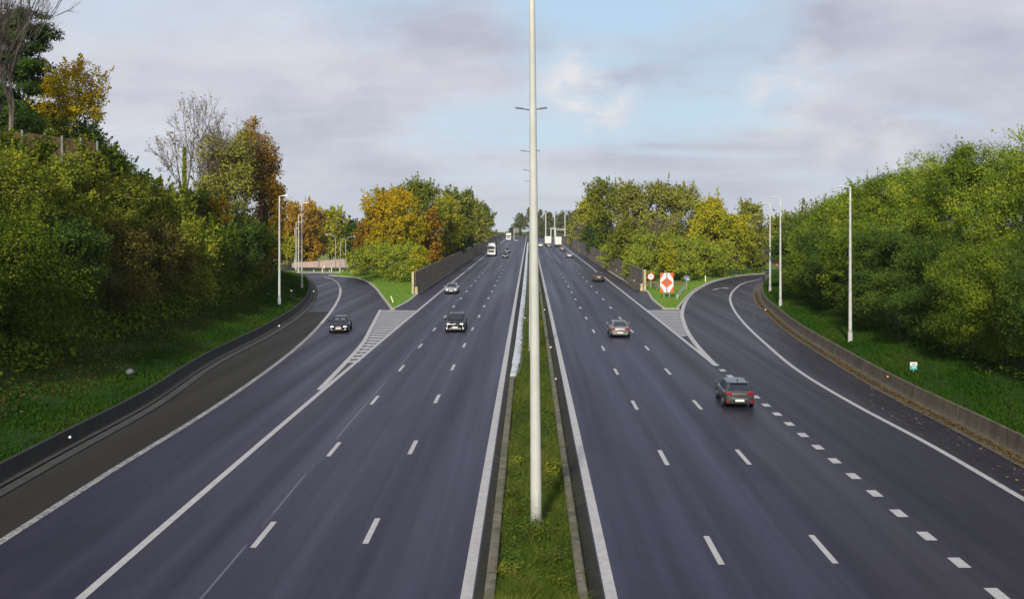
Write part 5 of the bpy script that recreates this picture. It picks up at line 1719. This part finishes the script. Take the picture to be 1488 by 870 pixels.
def weed_bush(x, y, h, r, mat, label, leaf=.10, n=900, spiky=False):
    z = float(zr(y)) + .2
    o = empty('weed_plant', (x, y, z)); tag(o, label, 'plant')
    st = MB(); P_ = []
    for i in range(14 if spiky else 10):
        a = g.uniform(0, 6.28); f = g.uniform(.4, 1)
        tip = Vector((math.cos(a) * r * f * .8, math.sin(a) * r * f * .8, h * g.uniform(.65, 1.0)))
        st.tube([(0, 0, 0), tip * .5 + Vector((0, 0, .08 * h)), tip], [.012, .009, .004], 4, False)
        for k in range(n // 10):
            u = g.uniform(.25, 1.0); P_.append(tuple(tip * u + Vector(g.normal(0, r * .16, 3))))
    st.build('stem', MAT['bark'], o)
    P_ = np.array(P_); P_[:, 2] = np.maximum(P_[:, 2], .02)
    np_quads('leaves', leaf_quads(P_, norm(P_ + np.array([0, 0, .4])), leaf, leaf * .6, g, .7), mat, o, g.uniform(0, 1, len(P_)))


x, y = P(803, 700); weed_bush(1.02, y, .75, .55, LM['ivy_yellow'], 'bright yellow green plant leaning over the median wall beside the nearest mast', .11, 700)
weed_bush(.24, 33.7, .62, .7, LM['weed'], 'bushy fine leaved weed hiding the foot of the nearest mast', .075, 2600, True)
weed_bush(.75, 31.2, .55, .6, LM['weed'], 'low feathery weed in front of the nearest mast foot, close to the median wall', .05, 1500, True)
weed_bush(-.55, 30.2, .5, .5, LM['green'], 'low dark green weed near the bottom edge beside the median wall', .07, 900)
weed_bush(-.6, 36.3, .45, .42, LM['ivy'], 'dark leaved weed growing beside the nearest mast toward the oncoming lanes', .07, 700)
weed_bush(-.55, 43.5, .4, .4, LM['ivy_yellow'], 'small yellowish weed farther along the median by the oncoming lanes', .08, 500)
weed_bush(.85, 40.0, .5, .5, LM['weed'], 'dry yellowish weed by the median wall just past the bright plant', .05, 1000, True)
weed_bush(.9, 29.4, .4, .5, LM['ivy'], 'dark green weed clump near the bottom edge right below the mast', .07, 900)
weed_bush(-.75, 38.2, .55, .4, LM['weed'], 'dry reddish weed tuft leaning on the oncoming side median wall', .05, 700, True)

# island grass
n = 40000
ys = g.uniform(112, 215, n); xs = np.where(g.uniform(0, 1, n) < .5, -17 - g.uniform(0, 1, n) * 26, 15 + g.uniform(0, 1, n) * 42)
_cl = lambda f, ys_: f(ys_)
okm = np.array([(lisl(b) + .3 < a < float(ISL_L_EDGE(b)) - .3 and b > depth(449)) or (float(ISL_R_EDGE(b)) + .3 < a < risl(b) - .3 and b > depth(447)) for a, b in zip(xs, ys)])
xs, ys = xs[okm], ys[okm]
pts = np.stack([xs, ys, np.array([zside(a, b) for a, b in zip(xs, ys)]) + .11], 1)
tag(np_quads('grass', blades(pts, .16, .10, g), LM['grass_sun'], None, g.uniform(0, 1, len(pts))), 'bright green mown grass blades on both island tips', 'grass', kind='stuff')

# ------------------------------------------------------------------ haze
hz = MB().box((0, 560, 22.0), (1100, 1260, 56.0))
hm = bpy.data.materials.new('thin_haze'); hm.use_nodes = True
_t = NT(hm); _t.n.remove(_t.n['Principled BSDF'])
_v = _t.node('ShaderNodeVolumePrincipled'); _v.inputs['Color'].default_value = (.82, .88, 1.0, 1); _v.inputs['Density'].default_value = .00007
_t.link(_v.outputs[0], [q for q in _t.n if q.type == 'OUTPUT_MATERIAL'][0].inputs['Volume'])
tag(hz.build('haze', hm), 'thin pale haze over the far motorway', 'haze', kind='stuff')

# ------------------------------------------------------------------ camera
cam = bpy.data.cameras.new('camera'); co = bpy.data.objects.new('camera', cam); COL.objects.link(co)
co.location = (0, 0, CAMZ); co.rotation_euler = (R(90), 0, 0)
cam.sensor_fit = 'HORIZONTAL'; cam.sensor_width = 36; cam.lens = 36 * F / 1488
cam.shift_x = (744 - CX) / 1488; cam.shift_y = -(435 - HY) / 1488
cam.clip_start = .5; cam.clip_end = 20000
scene.camera = co

# ------------------------------------------------------------------ light
SUN_DIR = Vector((-.17, -.87, .45)).normalized()     # towards the sun: behind the camera, a little to the west
sun = bpy.data.lights.new('sun', 'SUN'); so = bpy.data.objects.new('sun', sun); COL.objects.link(so)
so.rotation_euler = SUN_DIR.to_track_quat('Z', 'Y').to_euler(); so.location = (0, -20, 60)
sun.energy = 4.3; sun.angle = R(3); sun.color = (1.0, .91, .76)

world = bpy.data.worlds.new('World'); scene.world = world; world.use_nodes = True
t = NT(world); bg = t.n['Background']
sky = t.node('ShaderNodeTexSky'); sky.sky_type = 'NISHITA'; sky.sun_disc = False
sky.sun_elevation = math.asin(SUN_DIR.z); sky.sun_rotation = math.atan2(SUN_DIR.x, SUN_DIR.y)
sky.air_density = 1.0; sky.dust_density = 1.2; sky.ozone_density = 1.0
tc = t.node('ShaderNodeTexCoord').outputs['Generated']
sp = t.node('ShaderNodeSeparateXYZ'); t.link(tc, sp.inputs[0])
zz = t.math('ADD', t.math('MAXIMUM', sp.outputs[2], 0.0), .10)
u = t.math('DIVIDE', sp.outputs[0], zz); v = t.math('DIVIDE', sp.outputs[1], zz)
cv = t.node('ShaderNodeCombineXYZ'); t.link(u, cv.inputs[0]); t.link(v, cv.inputs[1])
pv = cv.outputs[0]
n1 = t.noise(t.mapping(pv, (.55, .75, 1), (3.1, 1.7, 0)), 1.0, 6, .55, .3)
n2 = t.noise(t.mapping(tc, (5, 5, 9.5), (1.0, 4.0, 2.0)), 1.0, 8, .56, .2)


def blob(px, py, r_in, r_out):
    d_ = Vector(((px - CX) / F, 1, (HY - py) / F)).normalized()
    dp = t.node('ShaderNodeVectorMath'); dp.operation = 'DOT_PRODUCT'; dp.inputs[1].default_value = d_
    t.link(tc, dp.inputs[0])
    mr = t.node('ShaderNodeMapRange'); mr.interpolation_type = 'SMOOTHSTEP'
    mr.inputs[1].default_value = math.cos(r_out / F); mr.inputs[2].default_value = math.cos(r_in / F)
    t.link(dp.outputs['Value'], mr.inputs[0])
    return mr.outputs[0]


gap = t.math('ADD', blob(970, -20, 60, 310), t.math('MULTIPLY', blob(700, 165, 10, 170), .32), clamp=True)
gap = t.math('ADD', gap, t.math('MULTIPLY', blob(560, -60, 10, 160), .5), clamp=True)
cov = t.math('SUBTRACT', t.math('ADD', t.math('MULTIPLY', n1, .75), t.math('MULTIPLY', n2, .25)), t.math('MULTIPLY', gap, .235))
cmask = t.ramp(cov, [(.28, 0.0), (.47, 1.0)])
haze = t.math('POWER', t.math('SUBTRACT', 1.0, t.math('MAXIMUM', sp.outputs[2], 0.0), clamp=True), 14.0)
shade = t.ramp(t.math('ADD', t.math('MULTIPLY', n2, .6), t.math('MULTIPLY', n1, .4)), [(.39, (7.3, 7.45, 8.1)), (.5, (6.1, 6.25, 7.1)), (.60, (4.8, 5.0, 6.0))])
puff_n = t.ramp(t.noise(t.mapping(tc, (9, 9, 15), (0, 2, 5)), 1.0, 7, .6, .3), [(.42, 0.0), (.57, 1.0)])
puff = t.math('MULTIPLY', puff_n, t.math('ADD', t.math('ADD', blob(850, 140, 15, 100), t.math('MULTIPLY', blob(1145, 130, 10, 85), .9)), t.math('MULTIPLY', blob(1270, 225, 5, 90), .9), clamp=True))
ccol = t.mix(t.math('MULTIPLY', puff, .62), shade, (9.6, 9.4, 9.2))
ccol = t.mix(t.math('MULTIPLY', blob(1330, 170, 60, 330), .6), ccol, t.mix(1.0, ccol, (.80, .81, .86), 'MULTIPLY'))
skyc = t.mix(.7, sky.outputs[0], (5.6, 7.7, 9.6))
col = t.mix(t.math('MAXIMUM', cmask, puff), skyc, ccol)
col = t.mix(t.math('MULTIPLY', haze, .75), col, (5.8, 6.4, 7.0))
t.link(col, bg.inputs[0]); bg.inputs[1].default_value = .10

# ------------------------------------------------------------------ render settings
scene.render.engine = 'CYCLES'
scene.view_settings.view_transform = 'Standard'; scene.view_settings.look = 'None'
scene.view_settings.exposure = 0.0; scene.view_settings.gamma = 1.0
scene.view_settings.use_curve_mapping = False
scene.cycles.volume_bounces = 0; scene.cycles.max_bounces = 5; scene.cycles.diffuse_bounces = 3; scene.cycles.glossy_bounces = 2
scene.cycles.transmission_bounces = 2; scene.cycles.transparent_max_bounces = 4
scene.cycles.caustics_reflective = False; scene.cycles.caustics_refractive = False
scene.render.film_transparent = False
